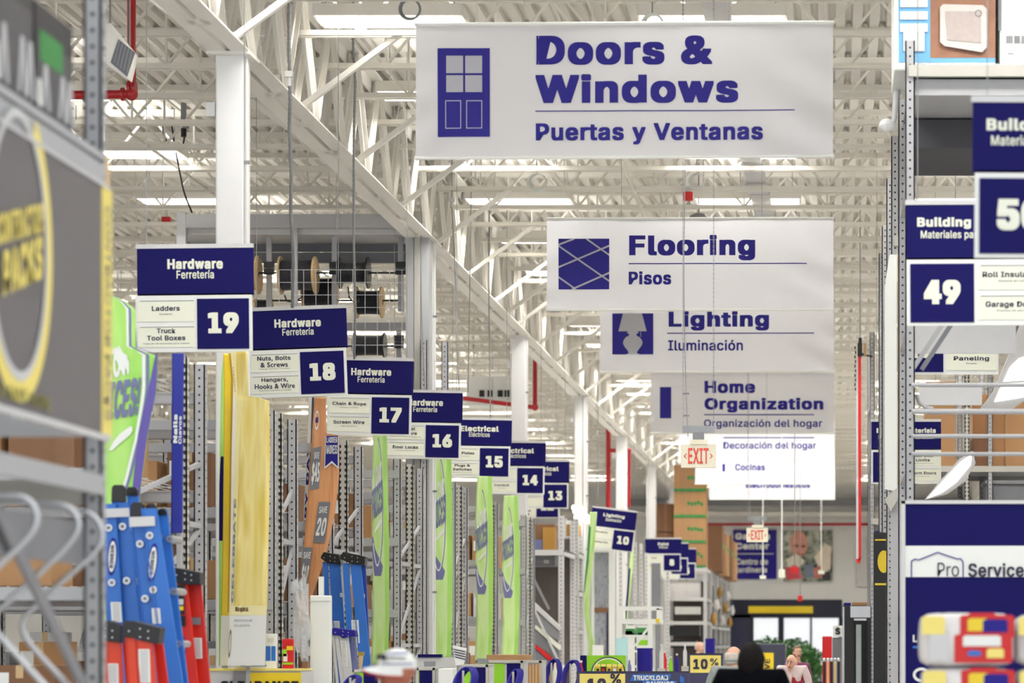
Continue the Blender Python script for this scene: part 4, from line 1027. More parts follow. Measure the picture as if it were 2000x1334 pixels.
# ================================================================ SMALL GOODS BETWEEN THE LEFT RACK ENDS
zb_ = 26.0
t = thing('pvc_board', 'tall white plastic board bundle standing before the orange banner', 'board', (wx(625, 25.6), 25.6, 0))
MB().box(wx(605, 25.6), wx(645, 25.6), 25.6, 25.7, 0, wz(1163, 25.6)).build('board', M['white'], t, bevel=.01); MB().box(wx(622, 25.75), wx(631, 25.75), 25.75, 25.8, 0, wz(1126, 25.75)).build('board', M['white'], t)
MB().pbox(604.5, 1173, 645.5, 1175, 25.595, .004).build('strap', M['lgrey'], t)
t = thing('plastic_bundle', 'crumpled clear plastic wrap hanging from the white board bundle', 'bag', (wx(588, 25.3), 25.3, wz(1290, 25.3)))
def crump(u, p): return p*(1+.12*math.sin(7*u.z+3*u.x)+.1*math.sin(11*u.x+5*u.z+4*u.y))
MB().ell((wx(589, 25.3), 25.3, wz(1212, 25.3)), (.085, .06, .4), 22, 18, fn=crump).build('wrap', M['foil'], t, smooth=True)
MB().ell((wx(577, 25.3), 25.3, wz(1148, 25.3)), (.05, .04, .08), 12, 10, fn=crump).build('knot', M['foil'], t, smooth=True)
MB().tube([(wx(600, 25.35), 25.36, wz(1310, 25.3)), (wx(598, 25.3), 25.36, wz(1140, 25.3))], .012, 6).build('rod', M['rack'], t)
MB().box(wx(592, 25.3), wx(600, 25.3), 25.25, 25.4, 0, wz(1292, 25.3)).build('post', M['carton2'], t)
zc = 25.0
# counter with yellow sign at the foot of the ladders
t = thing('end_counter', 'grey end counter with a yellow sign ending in RANCE below', 'counter', (wx(500, zc), zc, 0))
MB().box(wx(402, zc), wx(588, zc), zc, zc+.5, 0, wz(1310, zc)).build('body', M['lgrey'], t); MB().box(wx(402, zc), wx(590, zc), zc-.02, zc+.5, wz(1310, zc), wz(1306, zc)).build('yellow_top', M['pyellow'], t)
MB().pbox(485, 1314, 588, 1360, zc-.02, .015).build('yellow_sign', M['yellow'], t); MB().pbox(456, 1310, 484, 1360, zc-.03, .03).build('clip', M['grey'], t)
m = MB(); ptext(m, 'CLEARANCE', 430, 1330, 583, 1352, zc-.035, .05); m.build('lettering', M['black'], t)
def hangcard(label, x0, y0, x1, y1, z, base, bits, name='blister_pack'):
    t = thing(name, label, 'package', (wx((x0+x1)/2, z), z, wz(y1, z)))
    MB().pbox(x0, y0, x1, y1, z, .03).build('card', base, t, bevel=.004)
    for a, b_, c, d_, m in bits: MB().pbox(a, b_, c, d_, z-.008, .008).build('print', M[m], t)
    return t
hangcard('white blister pack of blue hooks in front of the yellow banner', 518, 1238, 541, 1306, 25.12, M['white'], [(519,1262,528,1300,'ladder'),(530,1262,538,1296,'ladder'),(524,1246,534,1254,'lgrey')])
hangcard('red and green strip package hanging by the white post', 551, 1248, 573, 1306, 25.12, M['red'], [(552,1268,560,1282,'lime'),(560,1262,572,1270,'yellow'),(552,1294,572,1298,'lime'),(553,1277,561,1292,'white')])
hangcard('second pale package overlapping the counter edge', 457, 1291, 540, 1306, 25.06, M['white'], [(470,1299,520,1301,'ladder')])
# low bins with grey frames, navy and lime panels, along the foot of the picture
def bin_(label, z, x0, x1, y0, panels, frame='rackb', capd=True):
    t = thing('display_bin', label, 'bin', (wx((x0+x1)/2, z), z, 0), 'display bins')
    MB().box(wx(x0, z), wx(x1, z), z+.01, z+.45, .02, wz(y0+4, z)).build('body', M['lgrey'], t)
    MB().pbox(x0, y0, x1, y0+5, z-.02, .5).build('top_rail', M[frame], t)
    MB().box(wx(x1-5, z), wx(x1, z), z-.02, z+.03, 0, wz(y0, z)).build('frame_post', M[frame], t); MB().box(wx(x0, z), wx(x0+4, z), z-.02, z+.03, 0, wz(y0, z)).build('frame_post', M[frame], t)
    for a, b_, m in panels: MB().box(wx(a, z), wx(b_, z), z-.01, z+.01, .2, wz(y0+6, z)).build('colour_panel', M[m], t)
    if capd: MB().pbox(x1-22, y0-12, x1-2, y0-2, z-.02, .1).build('plastic_clip', M['grey'], t)
    return t
bin_('grey display bin with lime and navy panels right of the white board', 24.2, 688, 744, 1308, [(696,710,'lime'),(711,740,'blue')])
bin_('grey display bin with a navy panel behind the man in the cap', 26.0, 814, 850, 1304, [(816,819,'lime'),(820,845,'blue')])
bin_('grey display bin with lime and navy halves below sign 15', 27.5, 896, 954, 1298, [(905,925,'lime'),(928,950,'blue')])
bin_('grey display bin with an arched lime panel and a navy side', 29.0, 930, 1022, 1290, [(935,985,'lime'),(990,1020,'blue')], capd=False)
bin_('bin of wooden spindles right of the arched lime bin', 30.0, 1021, 1058, 1290, [(1026,1030,'blue')], capd=False)
for i in range(9):
    x = 1030+i*3.1
    tag(MB().tube([(wx(x, 29.9), 29.85, wz(1352, 29.9)), (wx(x, 29.9), 29.85, wz(1296+(i*7) % 5, 29.9))], .012, 8).build('wooden_spindle', M['carton'] if i % 2 else M['wood'], None, smooth=True), f'{ORD[min(i,5)] if i < 6 else ["seventh","eighth","ninth"][i-6]} wooden spindle from the left in the spindle bin', 'spindle', 'wooden spindles')
t = thing('low_wall', 'pale grey low partition behind the man in the cap', 'partition', (wx(850, 28.0), 28, 0))
MB().box(wx(812, 28), wx(890, 28), 28, 28.06, 0, wz(1284, 28)).build('panel', M['lgrey'], t); MB().pbox(816, 1278, 862, 1284, 27.98, .1).build('navy_strip', M['blue'], t)
carton(wx(950, 30.5), wx(1030, 30.5), 30.5, 31, 1.35, wz(1279, 30.5), 'flat brown carton lying on the bins below the lime banners', 'carton', False)
t = thing('shelf_table', 'small grey stand carrying the flat brown carton', 'table', (wx(990, 30.5), 30.5, 0)); MB().box(wx(952, 30.5), wx(1028, 30.5), 30.52, 30.98, 1.3, 1.345).build('top', M['rackb'], t)
for a in (955, 1022): MB().box(wx(a, 30.5), wx(a+4, 30.5), 30.6, 30.66, 0, 1.3).build('leg', M['rackb'], t)
t = thing('price_sheet', 'crumpled white price sheet with dark stripes beside the lime banner', 'paper', (wx(895, 26.5), 26.5, wz(1300, 26.5)))
MB().pprism([(884,1260),(912,1266),(906,1298),(890,1300)], 26.5, .004).build('sheet', M['white'], t); MB().tube([(wx(898, 26.5), 26.52, 0), (wx(898, 26.5), 26.52, wz(1285, 26.5))], .012, 8).build('clip_pole', M['rack'], t)
m = MB()
for i in range(4): m.pprism([(886+i,1267+i*5),(909,1272+i*5),(909,1274+i*5),(886+i,1269+i*5)], 26.494, .003)
m.build('print', M['ink'], t)
def coil(label, cx, cy, rx, ry, z, n=5):
    n = n*2
    t = thing('rope_coil', label, 'coil', (wx(cx, z), z, wz(cy+ry, z)), 'blue coils')
    k = z/F
    for i in range(n):
        P = []
        for j in range(29):
            a = 2*math.pi*j/28; q = 1-.05*(i % 3); P.append((wx(cx+i*.8, z)+rx*k*q*math.cos(a)+.02*math.sin(a), z+.12*math.sin(a)+i*.012, wz(cy, z)+ry*k*q*math.sin(a)))
        MB().tube(P, .011, 6, cap=False).build('loop', M['bblue'], t, smooth=True)
    MB().tube([(wx(cx, z), z+.05, 0), (wx(cx, z), z+.05, wz(cy-ry*.8, z))], .012, 6).build('peg', M['rackb'], t)
    return t
coil('violet-blue coil of hose in front of the lime and navy bin', 903, 1333, 17, 29, 24.5, 6)
coil('violet-blue coil leaning right of sign 15 banner foot', 1001, 1330, 8, 22, 26.5, 5)
coil('small violet-blue coil beside the white board bundle', 682, 1338, 12, 18, 23.5, 4)
coil('violet-blue coil right of the spindle bin', 1076, 1322, 13, 34, 31, 4)
coil('violet-blue coil left of the lime arched display', 1113, 1322, 15, 32, 33, 4)
carton(wx(856, 25.8), wx(884, 25.8), 25.8, 26.1, .9, wz(1306, 25.8), 'white carton with red edge behind the hose coil', 'white', False)
t = thing('shelf_table', 'narrow stand under the white carton', 'table', (wx(870, 25.8), 25.8, 0)); MB().box(wx(856, 25.8), wx(884, 25.8), 25.8, 26.1, .86, .9).build('top', M['rackb'], t); MB().box(wx(868, 25.8), wx(872, 25.8), 25.9, 26.0, 0, .86).build('leg', M['rackb'], t)

# ================================================================ RIGHT SIDE RACKS
def rack_right(label, y0, y1, xs, H, levels, Hr=None):
    t = thing('pallet_rack', label, 'rack', (xs[0], y0, 0), 'right-hand racks')
    for i, x in enumerate(xs):
        upright(t, x+.085, y0, H, w=.085, d=.07, kind='round' if i % 2 == 0 else 'tear'); upright(t, x+.085, y1-.07, Hr or H, w=.085, d=.07, kind='round')
        for k in range(int(H/1.3)):
            z = .7+k*1.3
            MB().box(x+.02, x+.06, y0+.05, y1-.05, z, z+.04).build('cross_brace', M['rack'], t)
    for z in levels:
        for yy in (y0-.03, y1-.02): MB().box(xs[0]+.03, xs[-1]+.03, yy, yy+.05, z-.1, z).build('beam', M['rackb'], t)
        MB().box(xs[0]+.05, xs[-1]+.03, y0+.03, y1-.03, z-.02, z).build('shelf_panel', M['rackdark'], t)
    return t
r0 = rack_right('tall blurred punched rack at right holding cartons above sign 49', 22.5, 25.0, (.63, 3.4), 7.05, (6.83,))
MB().box(.72, 3.4, 22.55, 24.9, 6.58, 6.72).build('deck_frame', M['rack'], r0); MB().box(.72, 3.4, 23.5, 24.9, 6.3, 6.56).build('shaded_beam', mat('shaded_beam', (66,66,72), .7), r0)  # dark box is a rear beam, its shadow put into the colour
MB().box(.72, 3.4, 24.9, 24.96, 6.0, 6.05).build('tie_bar', M['carton2'], r0)
for py, r in ((752, .02), (804, .025), (852, .019), (887, .019)):
    MB().tube([(.69, 22.46, wz(py, 22.46)), (3.4, 22.46, wz(py, 22.46))], r, 10).build('guard_rail', M['rack'], r0, smooth=True)
for dx in (0, 18):
    MB().bar((wx(1782+dx, 22.9), 22.9, wz(722, 22.9)), (wx(1862+dx, 22.9), 22.9, wz(600, 22.9)), .04, .045, up=(0, 1, 0)).build('diagonal_brace', M['rackdark'] if dx else M['rack'], r0)
MB().tube([(wx(1790, 22.6), 22.6, wz(770, 22.6)), (wx(1794, 22.6), 22.6, wz(785, 22.6)), (wx(1806, 22.6), 22.6, wz(795, 22.6)), (wx(1822, 22.6), 22.6, wz(799, 22.6))], .018, 8).build('bent_stay', M['rack'], r0, smooth=True)
pnl = mat('grey_panel', (206,206,206), .5)
for a, b_, c, d_ in ((1787, 600, 1984, 690), (1795, 752, 1918, 791)): MB().pbox(a, b_, c, d_, 24.2, .04).build('back_panel', pnl, r0)
r1 = rack_right('second punched rack on the right, just behind the first tall one', 28.0, 30.6, (.63, 3.4), 7.3, (6.2,))
r2 = rack_right('third punched rack on the right, its posts thin and close together', 33.4, 35.8, (.63, 3.4), 7.2, (6.0,))
r3 = rack_right('farther punched rack on the right beside the hanging red blade', 44.0, 46.5, (.62, 2.25, 2.65, 5.5), 7.1, (4.8, 3.9, 2.9))
r4 = rack_right('farthest right rack of brown cartons', 52.0, 54.0, (.75, 3.2, 6.0), 6.6, (5.3, 4.0))
# cartons seen between the bars
for i, (x0, y0, x1, y1, z, m) in enumerate([(1808,745,1868,846,44.3,'carton'),(1930,770,1962,850,44.4,'carton'),(1964,760,2010,905,44.2,'carton'),(1900,770,1928,850,45.2,'carton'),(1900,855,1950,895,44.5,'carton2')]):
    base = 4.803
    carton(wx(x0, z), wx(x1, z), z, z+.9, base, max(wz(y0, z), base+.3), ['brown carton right of the Storm Doors sign','brown carton just right of the punched far posts','large brown carton at the right edge behind the bars','narrow brown carton behind the far punched posts','dark brown carton low between the grey bars'][i], m, False, 'right cartons')
t = thing('grey_bin', 'flat grey plastic tote low behind the bars at right', 'bin', (wx(1960, 44.1), 44.1, 3.9)); MB().box(wx(1926, 44.1), wx(2010, 44.1), 44.1, 44.9, 3.904, 4.5).build('tote', M['rackdark'], t, bevel=.02); MB().box(wx(1924, 44.1), wx(2012, 44.1), 44.06, 44.9, 4.5, 4.56).build('lid', M['grey'], t)
# printed cartons on top shelf
def face_print(t, items, z):
    for k, (a, b_, c, d_, m) in enumerate(items): MB().pbox(a, b_, c, d_, z-.003-.002*k, .002).build('print', M[m] if isinstance(m, str) else m, t)
sky = mat('light_blue_print', (110,176,224), .45); brn = mat('brown_scene', (150,106,82), .5, var=.35, scale=9); tub = mat('clear_tub', (206,200,196), .3, var=.1, scale=18)
zt_ = 22.7; t = thing('product_carton', 'light blue and white storage tub carton on the high right shelf', 'box', (wx(1845, zt_), zt_, 6.83), 'high right cartons')
MB().box(wx(1746, zt_), wx(1944, zt_), zt_, zt_+1.0, 6.833, 8.2).build('body', M['white'], t, bevel=.01)
face_print(t, [(1755, -200, 1944, 122, sky), (1817, -200, 1944, 113, brn)]+[(1758, y, 1812, y+16, 'white') for y in (-90, -60, -32, -2, 22, 46)]+[(1764, 62, 1806, 100, 'lgrey')], zt_)
MB().pprism([(1836,14),(1842,8),(1920,10),(1928,18),(1928,92),(1918,102),(1845,90),(1836,82)], zt_-.035, .004).build('print', tub, t)
MB().pprism([(1846,22),(1916,22),(1916,84),(1850,78)], zt_-.04, .003).build('print', mat('tub_inner', (178,166,162), .4, var=.15, scale=20), t)
MB().pprism(arc(1911, 26, 7, 7, 0, 359, 2), zt_-.042, .002).build('print', M['rackdark'], t)
t = thing('product_carton', 'white carton with grey squares at the upper right corner', 'box', (wx(2010, zt_), zt_, 6.83), 'high right cartons')
MB().box(wx(1953, zt_), wx(2100, zt_), zt_+.02, zt_+1.0, 6.833, 8.1).build('body', M['white'], t, bevel=.01)
face_print(t, [(1965, 70, 1978, 84, 'grey'), (1981, 70, 1992, 84, 'rackdark'), (1995, 70, 2010, 84, 'grey'), (1968, 92, 1980, 104, 'lgrey'), (1950, -200, 1956, 60, 'rackdark')], zt_+.018)
t = thing('shrink_wrap', 'loose clear shrink wrap along the foot of the high cartons', 'wrap', (wx(1870, zt_), zt_, 6.84)); MB().tube([(wx(a, zt_), zt_-.03, 6.86+.01*math.sin(a)) for a in range(1790, 2080, 8)], .022, 8).build('film', M['foil'], t, smooth=True)
# white bag and hose on the first post
t = thing('plastic_bag', 'small white plastic bag bulging left of the tall right post', 'bag', (wx(1730, 23.5), 23.5, wz(262, 23.5)))
MB().ell((wx(1730, 23.5), 23.5, wz(245, 23.5)), (.095, .09, .06), 18, 12, fn=lambda u, p: p*(1-.35*max(0, -u.x))*(1+.06*math.sin(9*u.z+5*u.y))).build('bag', M['white'], t, smooth=True)
MB().tube([(wx(a, 23.5), 23.5, wz(b_, 23.5)) for a, b_ in ((1745,240),(1750,200),(1755,150),(1752,110),(1760,90))]+[(.7, 24.0, 6.9)], [.02,.03,.03,.02,.015,.01], 8).build('twisted_neck', M['lgrey'], t, smooth=True)
# leaning pack of white door slabs
t = thing('door_slab', 'tall white slab with a brown and green packaged edge between right posts', 'slab', (wx(1745, 26.6), 26.6, 0))
MB().pprism([(1737,497),(1752,497),(1752,960),(1728,955),(1728,560)], 26.6, .05).build('slab', M['white'], t)
MB().pbox(1753, 497, 1760, 945, 26.6, .06).build('packaged_edge', M['wood'], t)
for i, c in enumerate(('green', 'yellow', 'green', 'yellow', 'green')): MB().pbox(1754, 640+i*30, 1758, 655+i*30, 26.59, .01).build('edge_label', M[c], t)
MB().pprism([(1728,975),(1760,945),(1760,965),(1740,998)], 26.55, .1).build('bracket', M['rackb'], t)
MB().box(wx(1740, 26.6), wx(1762, 26.6), 26.62, 26.75, 0, wz(955, 26.6)).build('stand', M['rack'], t)
# services board
zp = 20.0
t = thing('services_board', 'large navy board with white band reading Pro Services at lower right', 'sign', (wx(1880, zp), zp, 0))
MB().box(wx(1768, zp), wx(2150, zp), zp, zp+.03, .1, wz(984, zp)).build('board', M['blue'], t)
MB().box(wx(1760, zp), wx(1768, zp), zp-.02, zp+.05, 0, wz(978, zp)).build('side_frame', M['lgrey'], t); MB().pbox(1760, 977, 2150, 984, zp-.02, .06).build('top_frame', M['lgrey'], t)
MB().pbox(1768, 1066, 2150, 1127, zp-.006, .006).build('white_band', M['white'], t)
m = MB(); P = [(1780,1127),(1780,1096),(1787,1092),(1794,1094),(1831,1079),(1870,1092),(1876,1091),(1881,1098),(1881,1127)]
for i in range(len(P)-1): m.bar((wx(P[i][0], zp), zp-.01, wz(P[i][1], zp)), (wx(P[i+1][0], zp), zp-.01, wz(P[i+1][1], zp)), .012, .004, up=(0, 1, 0)) if False else m.bar((wx(P[i][0], zp), zp-.01, wz(P[i][1], zp)), (wx(P[i+1][0], zp), zp-.01, wz(P[i+1][1], zp)), .008, .008, up=(0, 1, 0))
m.build('house_outline', M['bblue'], t)
m = MB(); ptext(m, 'Pro', 1831, 1099, 1873, 1126, zp-.014, .0); m.build('lettering', M['ink'], t); m = MB(); ptext(m, 'Services', 1891, 1100, 2016, 1127, zp-.014, .02); m.build('lettering', M['ink'], t)
m = MB(); ptext(m, 'L', 1783, 1240, 1791, 1254, zp-.012, .03); m.build('lettering', M['white'], t); MB().pbox(1783, 1262, 1800, 1266, zp-.01, .006).build('rule', M['ladder'], t)
MB().pprism(arc(1800, 1318, 17, 14, 0, 359, 5), zp-.01, .004).build('ring', M['white'], t)
# paper towel packs, near and blurred
def pack(label, x0, y0, x1, y1, z, base):
    t = thing('towel_pack', label, 'package', (wx((x0+x1)/2, z), z, base), 'wrapped paper packs')
    cx, cz = (wx(x0, z)+wx(x1, z))/2, (wz(y0, z)+wz(y1, z))/2; rx, rz = (wx(x1, z)-wx(x0, z))/2, (wz(y0, z)-wz(y1, z))/2
    def bx(u, p):
        e = .32; q = Vector((math.copysign(abs(u.x)**e, u.x)*rx, math.copysign(abs(u.y)**e, u.y)*.18, math.copysign(abs(u.z)**e, u.z)*rz)); return q*(1+.012*math.sin(30*u.x+9*u.z))
    MB().ell((cx, z+.18, cz), (rx, .18, rz), 36, 20, fn=bx).build('wrapper', M['foil2'], t, smooth=True)
    W, H_ = x1-x0, y1-y0
    for k, (a, b_, c, d_, m) in enumerate([(.42,.04,.99,.45,'red'),(.5,.0,.8,.08,'red'),(.36,.4,.97,.93,'red'),(.5,.1,.72,.34,'yellow'),(.66,.12,.92,.36,'bblue'),(.45,.42,.85,.62,'white'),(.5,.7,.64,.8,'ladder'),(.7,.66,.88,.84,'pyellow'),(.1,.3,.3,.9,'lgrey'),(.02,.06,.26,.4,'pyellow')]):
        MB().pprism([(x0+a*W,y0+(b_+.03)*H_),(x0+(a+.03)*W,y0+b_*H_),(x0+(c-.03)*W,y0+b_*H_),(x0+c*W,y0+(b_+.03)*H_),(x0+c*W,y0+d_*H_),(x0+a*W,y0+d_*H_)], z-.004-.0015*k, .0015).build('print', M[m], t)
M['foil2'] = mat('white_film', (226,222,220), .2, var=.08, scale=10, bump=.4, bscale=30)
zq = 14.0; b1 = wz(1302, zq)
pack('blurred red, white and yellow wrapped pack at lower right', 1797, 1197, 1983, 1302, zq, b1)
pack('second blurred red pack cut by the right edge', 1986, 1199, 2170, 1302, zq+.02, b1)
pack('lower blurred yellow and blue pack under the red one', 1800, 1304, 1984, 1408, zq, wz(1410, zq))
pack('lower blurred pack at the bottom right corner', 1988, 1304, 2170, 1408, zq+.02, wz(1410, zq))
t = thing('display_pallet', 'grey display stand carrying the wrapped packs', 'stand', (wx(1980, zq), zq, 0))
MB().box(wx(1800, zq), wx(2168, zq), zq, zq+.4, wz(1412, zq)-.05, wz(1412, zq)).build('top', M['rackb'], t)
for a in (1803, 2160): 
    for yy in (0, .36): MB().box(wx(a, zq), wx(a, zq)+.03, zq+yy, zq+yy+.03, 0, wz(1412, zq)-.05).build('leg', M['rackb'], t)
# hanging red blade with black clamp
zr = 43.5; t = thing('hanging_sign', 'long thin red vertical sign edge hanging beside the far right post', 'sign', (wx(1680, zr), zr, wz(1108, zr)))
MB().pprism([(1676,696),(1682,690),(1682,1090),(1677,1096)], zr, .1).build('blade', M['red'], t); MB().pprism([(1672,700),(1676,696),(1677,1096),(1672,1092)], zr+.01, .08).build('pale_face', M['lgrey'], t)
MB().pprism([(1672,1092),(1682,1090),(1680,1100),(1674,1100)], zr, .1).build('tip', M['red'], t)
MB().pbox(1675, 670, 1684, 696, zr-.03, .12).tube([(wx(1680, zr), zr, wz(672, zr)), (wx(1680, zr), zr, wz(660, zr))], .03, 8).build('clamp', M['black'], t)
m = MB()
for i in range(10): m.tube([(wx(1670+(i % 2), zr), zr+.02, wz(676+i*9, zr)), (wx(1670+(i % 2), zr), zr+.02, wz(682+i*9, zr))], .012, 6)
tag(m.build('chain', M['black'], t), kind='stuff'); MB().box(wx(1679, zr), wx(1681, zr), zr, zr+.02, wz(662, zr), DECK).build('hanging_rod', M['wire'], t)
MB().pbox(1686, 670, 1692, 696, zr+.2, .06).build('wood_block', M['wood'], t)
MB().bar((wx(1680, zr), zr+.1, wz(690, zr)), (.66, 44.0, wz(690, zr)), .03, .03).build('arm', M['black'], t)
# lit curved product lights
lit = mat('lit_panel', (255,255,255), .4, emit=1.6)
def curved(label, z, outer, inner, line):
    t = thing('curved_light', label, 'light', (wx(outer[0][0], z), z, wz(outer[0][1], z)))
    MB().pprism(outer, z, .12).build('frame', M['lgrey'], t, bevel=.01); MB().pprism(inner, z-.012, .01).build('lit_panel', lit, t)
    if line: MB().bar((wx(line[0], z), z-.02, wz(line[1], z)), (wx(line[2], z), z-.02, wz(line[3], z)), .02, .02).build('divider', M['lgrey'], t)
    xm = sum(p[0] for p in outer)/len(outer); MB().box(wx(xm, z), wx(xm, z)+.01, z+.05, z+.06, wz(min(p[1] for p in outer)+20, z), DECK).build('hanging_wire', M['wire'], t)
curved('large bright curved light panel at the right edge behind the bars', 32, [(1914,798),(1940,765),(1965,705),(1984,655),(2000,615),(2030,650),(2020,770),(1975,800),(1920,802)], [(1942,785),(1955,755),(1972,718),(1990,700),(2026,690),(2020,765),(1998,776)], (1955,748,2024,744))
curved('bright curved light panel low behind the grey bars', 32.5, [(1806,976),(1840,935),(1872,898),(1900,880),(1906,905),(1885,940),(1850,965)], [(1811,974),(1850,930),(1876,903),(1898,886),(1896,908),(1868,942),(1840,962)], None)
# yellow and black sign, fridge, dollar sign
zs = 33.0; t = thing('poster_board', 'black board with yellow stripes and circle between right posts', 'sign', (wx(1718, zs), zs, 0))
MB().box(wx(1706, zs), wx(1735, zs), zs, zs+.04, 0, wz(1040, zs)).build('board', M['black'], t)
face_print(t, [(1709, 1053, 1732, 1056, 'yellow'), (1709, 1139, 1732, 1143, 'yellow')], zs); MB().pprism([(1726+12*math.cos(a), 1097-22*math.sin(a)) for a in [2*math.pi*i/24 for i in range(24)]], zs-.012, .006).build('disc', M['yellow'], t)
zf_ = 42.0; t = thing('refrigerator', 'black refrigerator with stainless side at the right rack foot', 'fridge', (wx(1670, zf_), zf_, 0))
MB().box(wx(1646, zf_), wx(1702, zf_), zf_, zf_+.7, .03, wz(1183, zf_)).build('cabinet', M['black'], t, bevel=.01)
MB().pbox(1661, 1184, 1700, 1206, zf_-.02, .02).build('stainless_top', M['silver'], t); MB().box(wx(1669, zf_), wx(1694, zf_), zf_-.06, zf_, .1, wz(1209, zf_)).build('door', mat('gloss_black', (14,14,18), .1), t, bevel=.01)
MB().box(wx(1672, zf_), wx(1682, zf_), zf_-.075, zf_-.06, .2, wz(1220, zf_)).build('glass_panel', mat('pale_glass', (150,160,158), .1), t); MB().pbox(1668, 1208, 1692, 1212, zf_-.09, .03).build('handle', M['silver'], t)
MB().box(wx(1646, zf_), wx(1649, zf_), zf_-.02, zf_, .05, wz(1185, zf_)).build('edge_trim', M['silver'], t)
carton(wx(1648, zf_), wx(1662, zf_), zf_+.1, zf_+.5, wz(1183, zf_)+.003, wz(1177, zf_), 'flat blue carton on top of the black refrigerator', 'bblue', False)
carton(wx(1664, zf_), wx(1694, zf_), zf_+.1, zf_+.5, wz(1183, zf_)+.003, wz(1176, zf_), 'flat brown carton on top of the black refrigerator', 'carton', False)
zd = 48.0; t = thing('price_post', 'post with a white dollar sign card over red and dark boxes', 'sign', (wx(1636, zd), zd, 0))
MB().pbox(1627, 1222, 1646, 1244, zd, .04).build('card', M['white'], t); m = MB(); ptext(m, '$', 1631, 1225, 1641, 1241, zd-.01, .03); m.build('lettering', M['black'], t)
MB().box(wx(1644, zd), wx(1648, zd), zd, zd+.05, 0, wz(1244, zd)).build('post', M['lgrey'], t)
t = thing('red_cabinet', 'bright red panel cabinet left of the dollar sign', 'cabinet', (wx(1615, zd), zd, 0))
MB().box(wx(1606, zd), wx(1625, zd), zd+.02, zd+.4, 0, wz(1243, zd)).build('body', M['red'], t); MB().box(wx(1625.5, zd), wx(1643.5, zd), zd+.02, zd+.4, 0, wz(1245, zd)).build('side', M['rackdark'], t)
for i in range(5):
    x = 1610+i*7; t = thing('tool_handle', f'{ORD[i]} upright tool from the left before the red cabinet', 'tool', (wx(x, 40), 40, 0), 'upright tools')
    MB().box(wx(x-2.5, 40), wx(x+2.5, 40), 40, 40.04, 0, wz(1292, 40)).build('shaft', M['wood'] if i % 2 else M['black'], t); MB().ell((wx(x, 40), 40.02, wz(1289, 40)), (.03, .03, .035), 10, 8).build('head', M['silver'], t, smooth=True)

# ================================================================ FAR PART OF THE AISLE, LEFT OF CENTRE
def far_rack(label, z0, z1, px0, px1, H, levels, xr=None):
    x0, x1 = wx(px0, z0), wx(px1, z0)
    t = thing('pallet_rack', label, 'rack', (x1, z0, 0), 'far racks')
    for x in (x0, x1-.12):
        for yy in (z0, z1-.1):
            o = MB().box(x, x+.12, yy, yy+.1, 0, H).build('upright', M['lgrey'], t)
            h = MB(); z = .5
            while z < H: h.quad([(x+.05, yy-.002, z), (x+.07, yy-.002, z), (x+.07, yy-.002, z+.025), (x+.05, yy-.002, z+.025)]); h.quad([(x+.122, yy+.04, z), (x+.122, yy+.06, z), (x+.122, yy+.06, z+.025), (x+.122, yy+.04, z+.025)]); z += .09
            tag(h.build('punched_holes', M['hole'], o), kind='stuff')
    for z in levels:
        MB().box(x0, x1, z0-.03, z0+.03, z-.12, z).build('beam', M['lgrey'], t); MB().box(x1-.06, x1, z0, z1, z-.12, z).build('end_beam', M['lgrey'], t)
        MB().box(x0, x1, z0, z1, z-.03, z-.005).build('shelf_panel', M['rackdark'], t)
    MB().box(x0+.12, x1-.12, z1-.05, z1-.02, .1, H-.4).build('back_panel', mat('dark_back', (92,84,80), .7), t)
    return t
f0 = far_rack('grey rack end with brown cartons above sloping dark shelves', 56, 58.6, 985, 1101, 4.55, (3.8,))
def far_box(label, px0, py0, px1, py1, z, d, m, base=None, name='carton', cat='box', bands=()):
    zb = wz(py1, z) if base is None else base
    t = thing(name, label, cat, (wx((px0+px1)/2, z), z, zb), 'far goods')
    MB().box(wx(px0, z), wx(px1, z), z, z+d, zb+.003, wz(py0, z)).build('body', M[m] if isinstance(m, str) else m, t)
    for a, b_, c, d_, mm in bands: MB().pbox(a, b_, c, d_, z-.01, .01).build('print', M[mm] if isinstance(mm, str) else mm, t)
    return t
M['ochre'] = ochre = mat('ochre_carton', (176,132,58), .7, var=.1)
far_box('wide brown carton under sign 12 on the far rack', 1018, 1024, 1082, 1053, 56.4, .8, 'carton2', 3.8+.0)
far_box('ochre carton under the bright lamp beside the far rack post', 1060, 1030, 1084, 1052, 56.3, .08, ochre, 3.8)
far_box('grey folded cloths below the brown far carton', 1018, 1054, 1084, 1068, 56.35, .04, M['slate'], 3.8)
far_box('dark plastic drawer units under the far beam', 1015, 1080, 1084, 1106, 56.2, .6, 'rackdark', name='drawer_unit', cat='drawers', bands=[(1020, 1086, 1078, 1088, 'grey'), (1020, 1096, 1078, 1098, 'grey'), (1062, 1094, 1072, 1100, 'lgrey')])
# sloping shelves with rolled goods
t = thing('sloped_display', 'stack of sloping dark display shelves in the far rack end', 'shelves', (wx(1050, 55.6), 55.6, 0))
for i in range(4):
    y0 = 1172+i*38
    MB().pprism([(1013,y0),(1020,y0-2),(1092,y0+62),(1092,y0+80),(1013,y0+26)], 55.5+.04*i, .2).build('sloping_shelf', M['rackdark'] if i else M['grey'], t)
    MB().pprism([(1030,y0+4),(1036,y0-2),(1094,y0+52),(1092,y0+60)], 55.47+.04*i, .25).build('roll', [M['lgrey'], M['cream'], M['red'], M['carton']][i], t)
MB().bar((wx(1016, 55.5), 55.5, wz(1130, 55.5)), (wx(1090, 55.5), 55.5, wz(1290, 55.5)), .05, .05, up=(0, 1, 0)).build('strut', M['lgrey'], t); MB().bar((wx(1036, 55.6), 55.6, wz(1118, 55.6)), (wx(1072, 55.6), 55.6, wz(1190, 55.6)), .05, .05, up=(0, 1, 0)).build('strut', M['grey'], t)
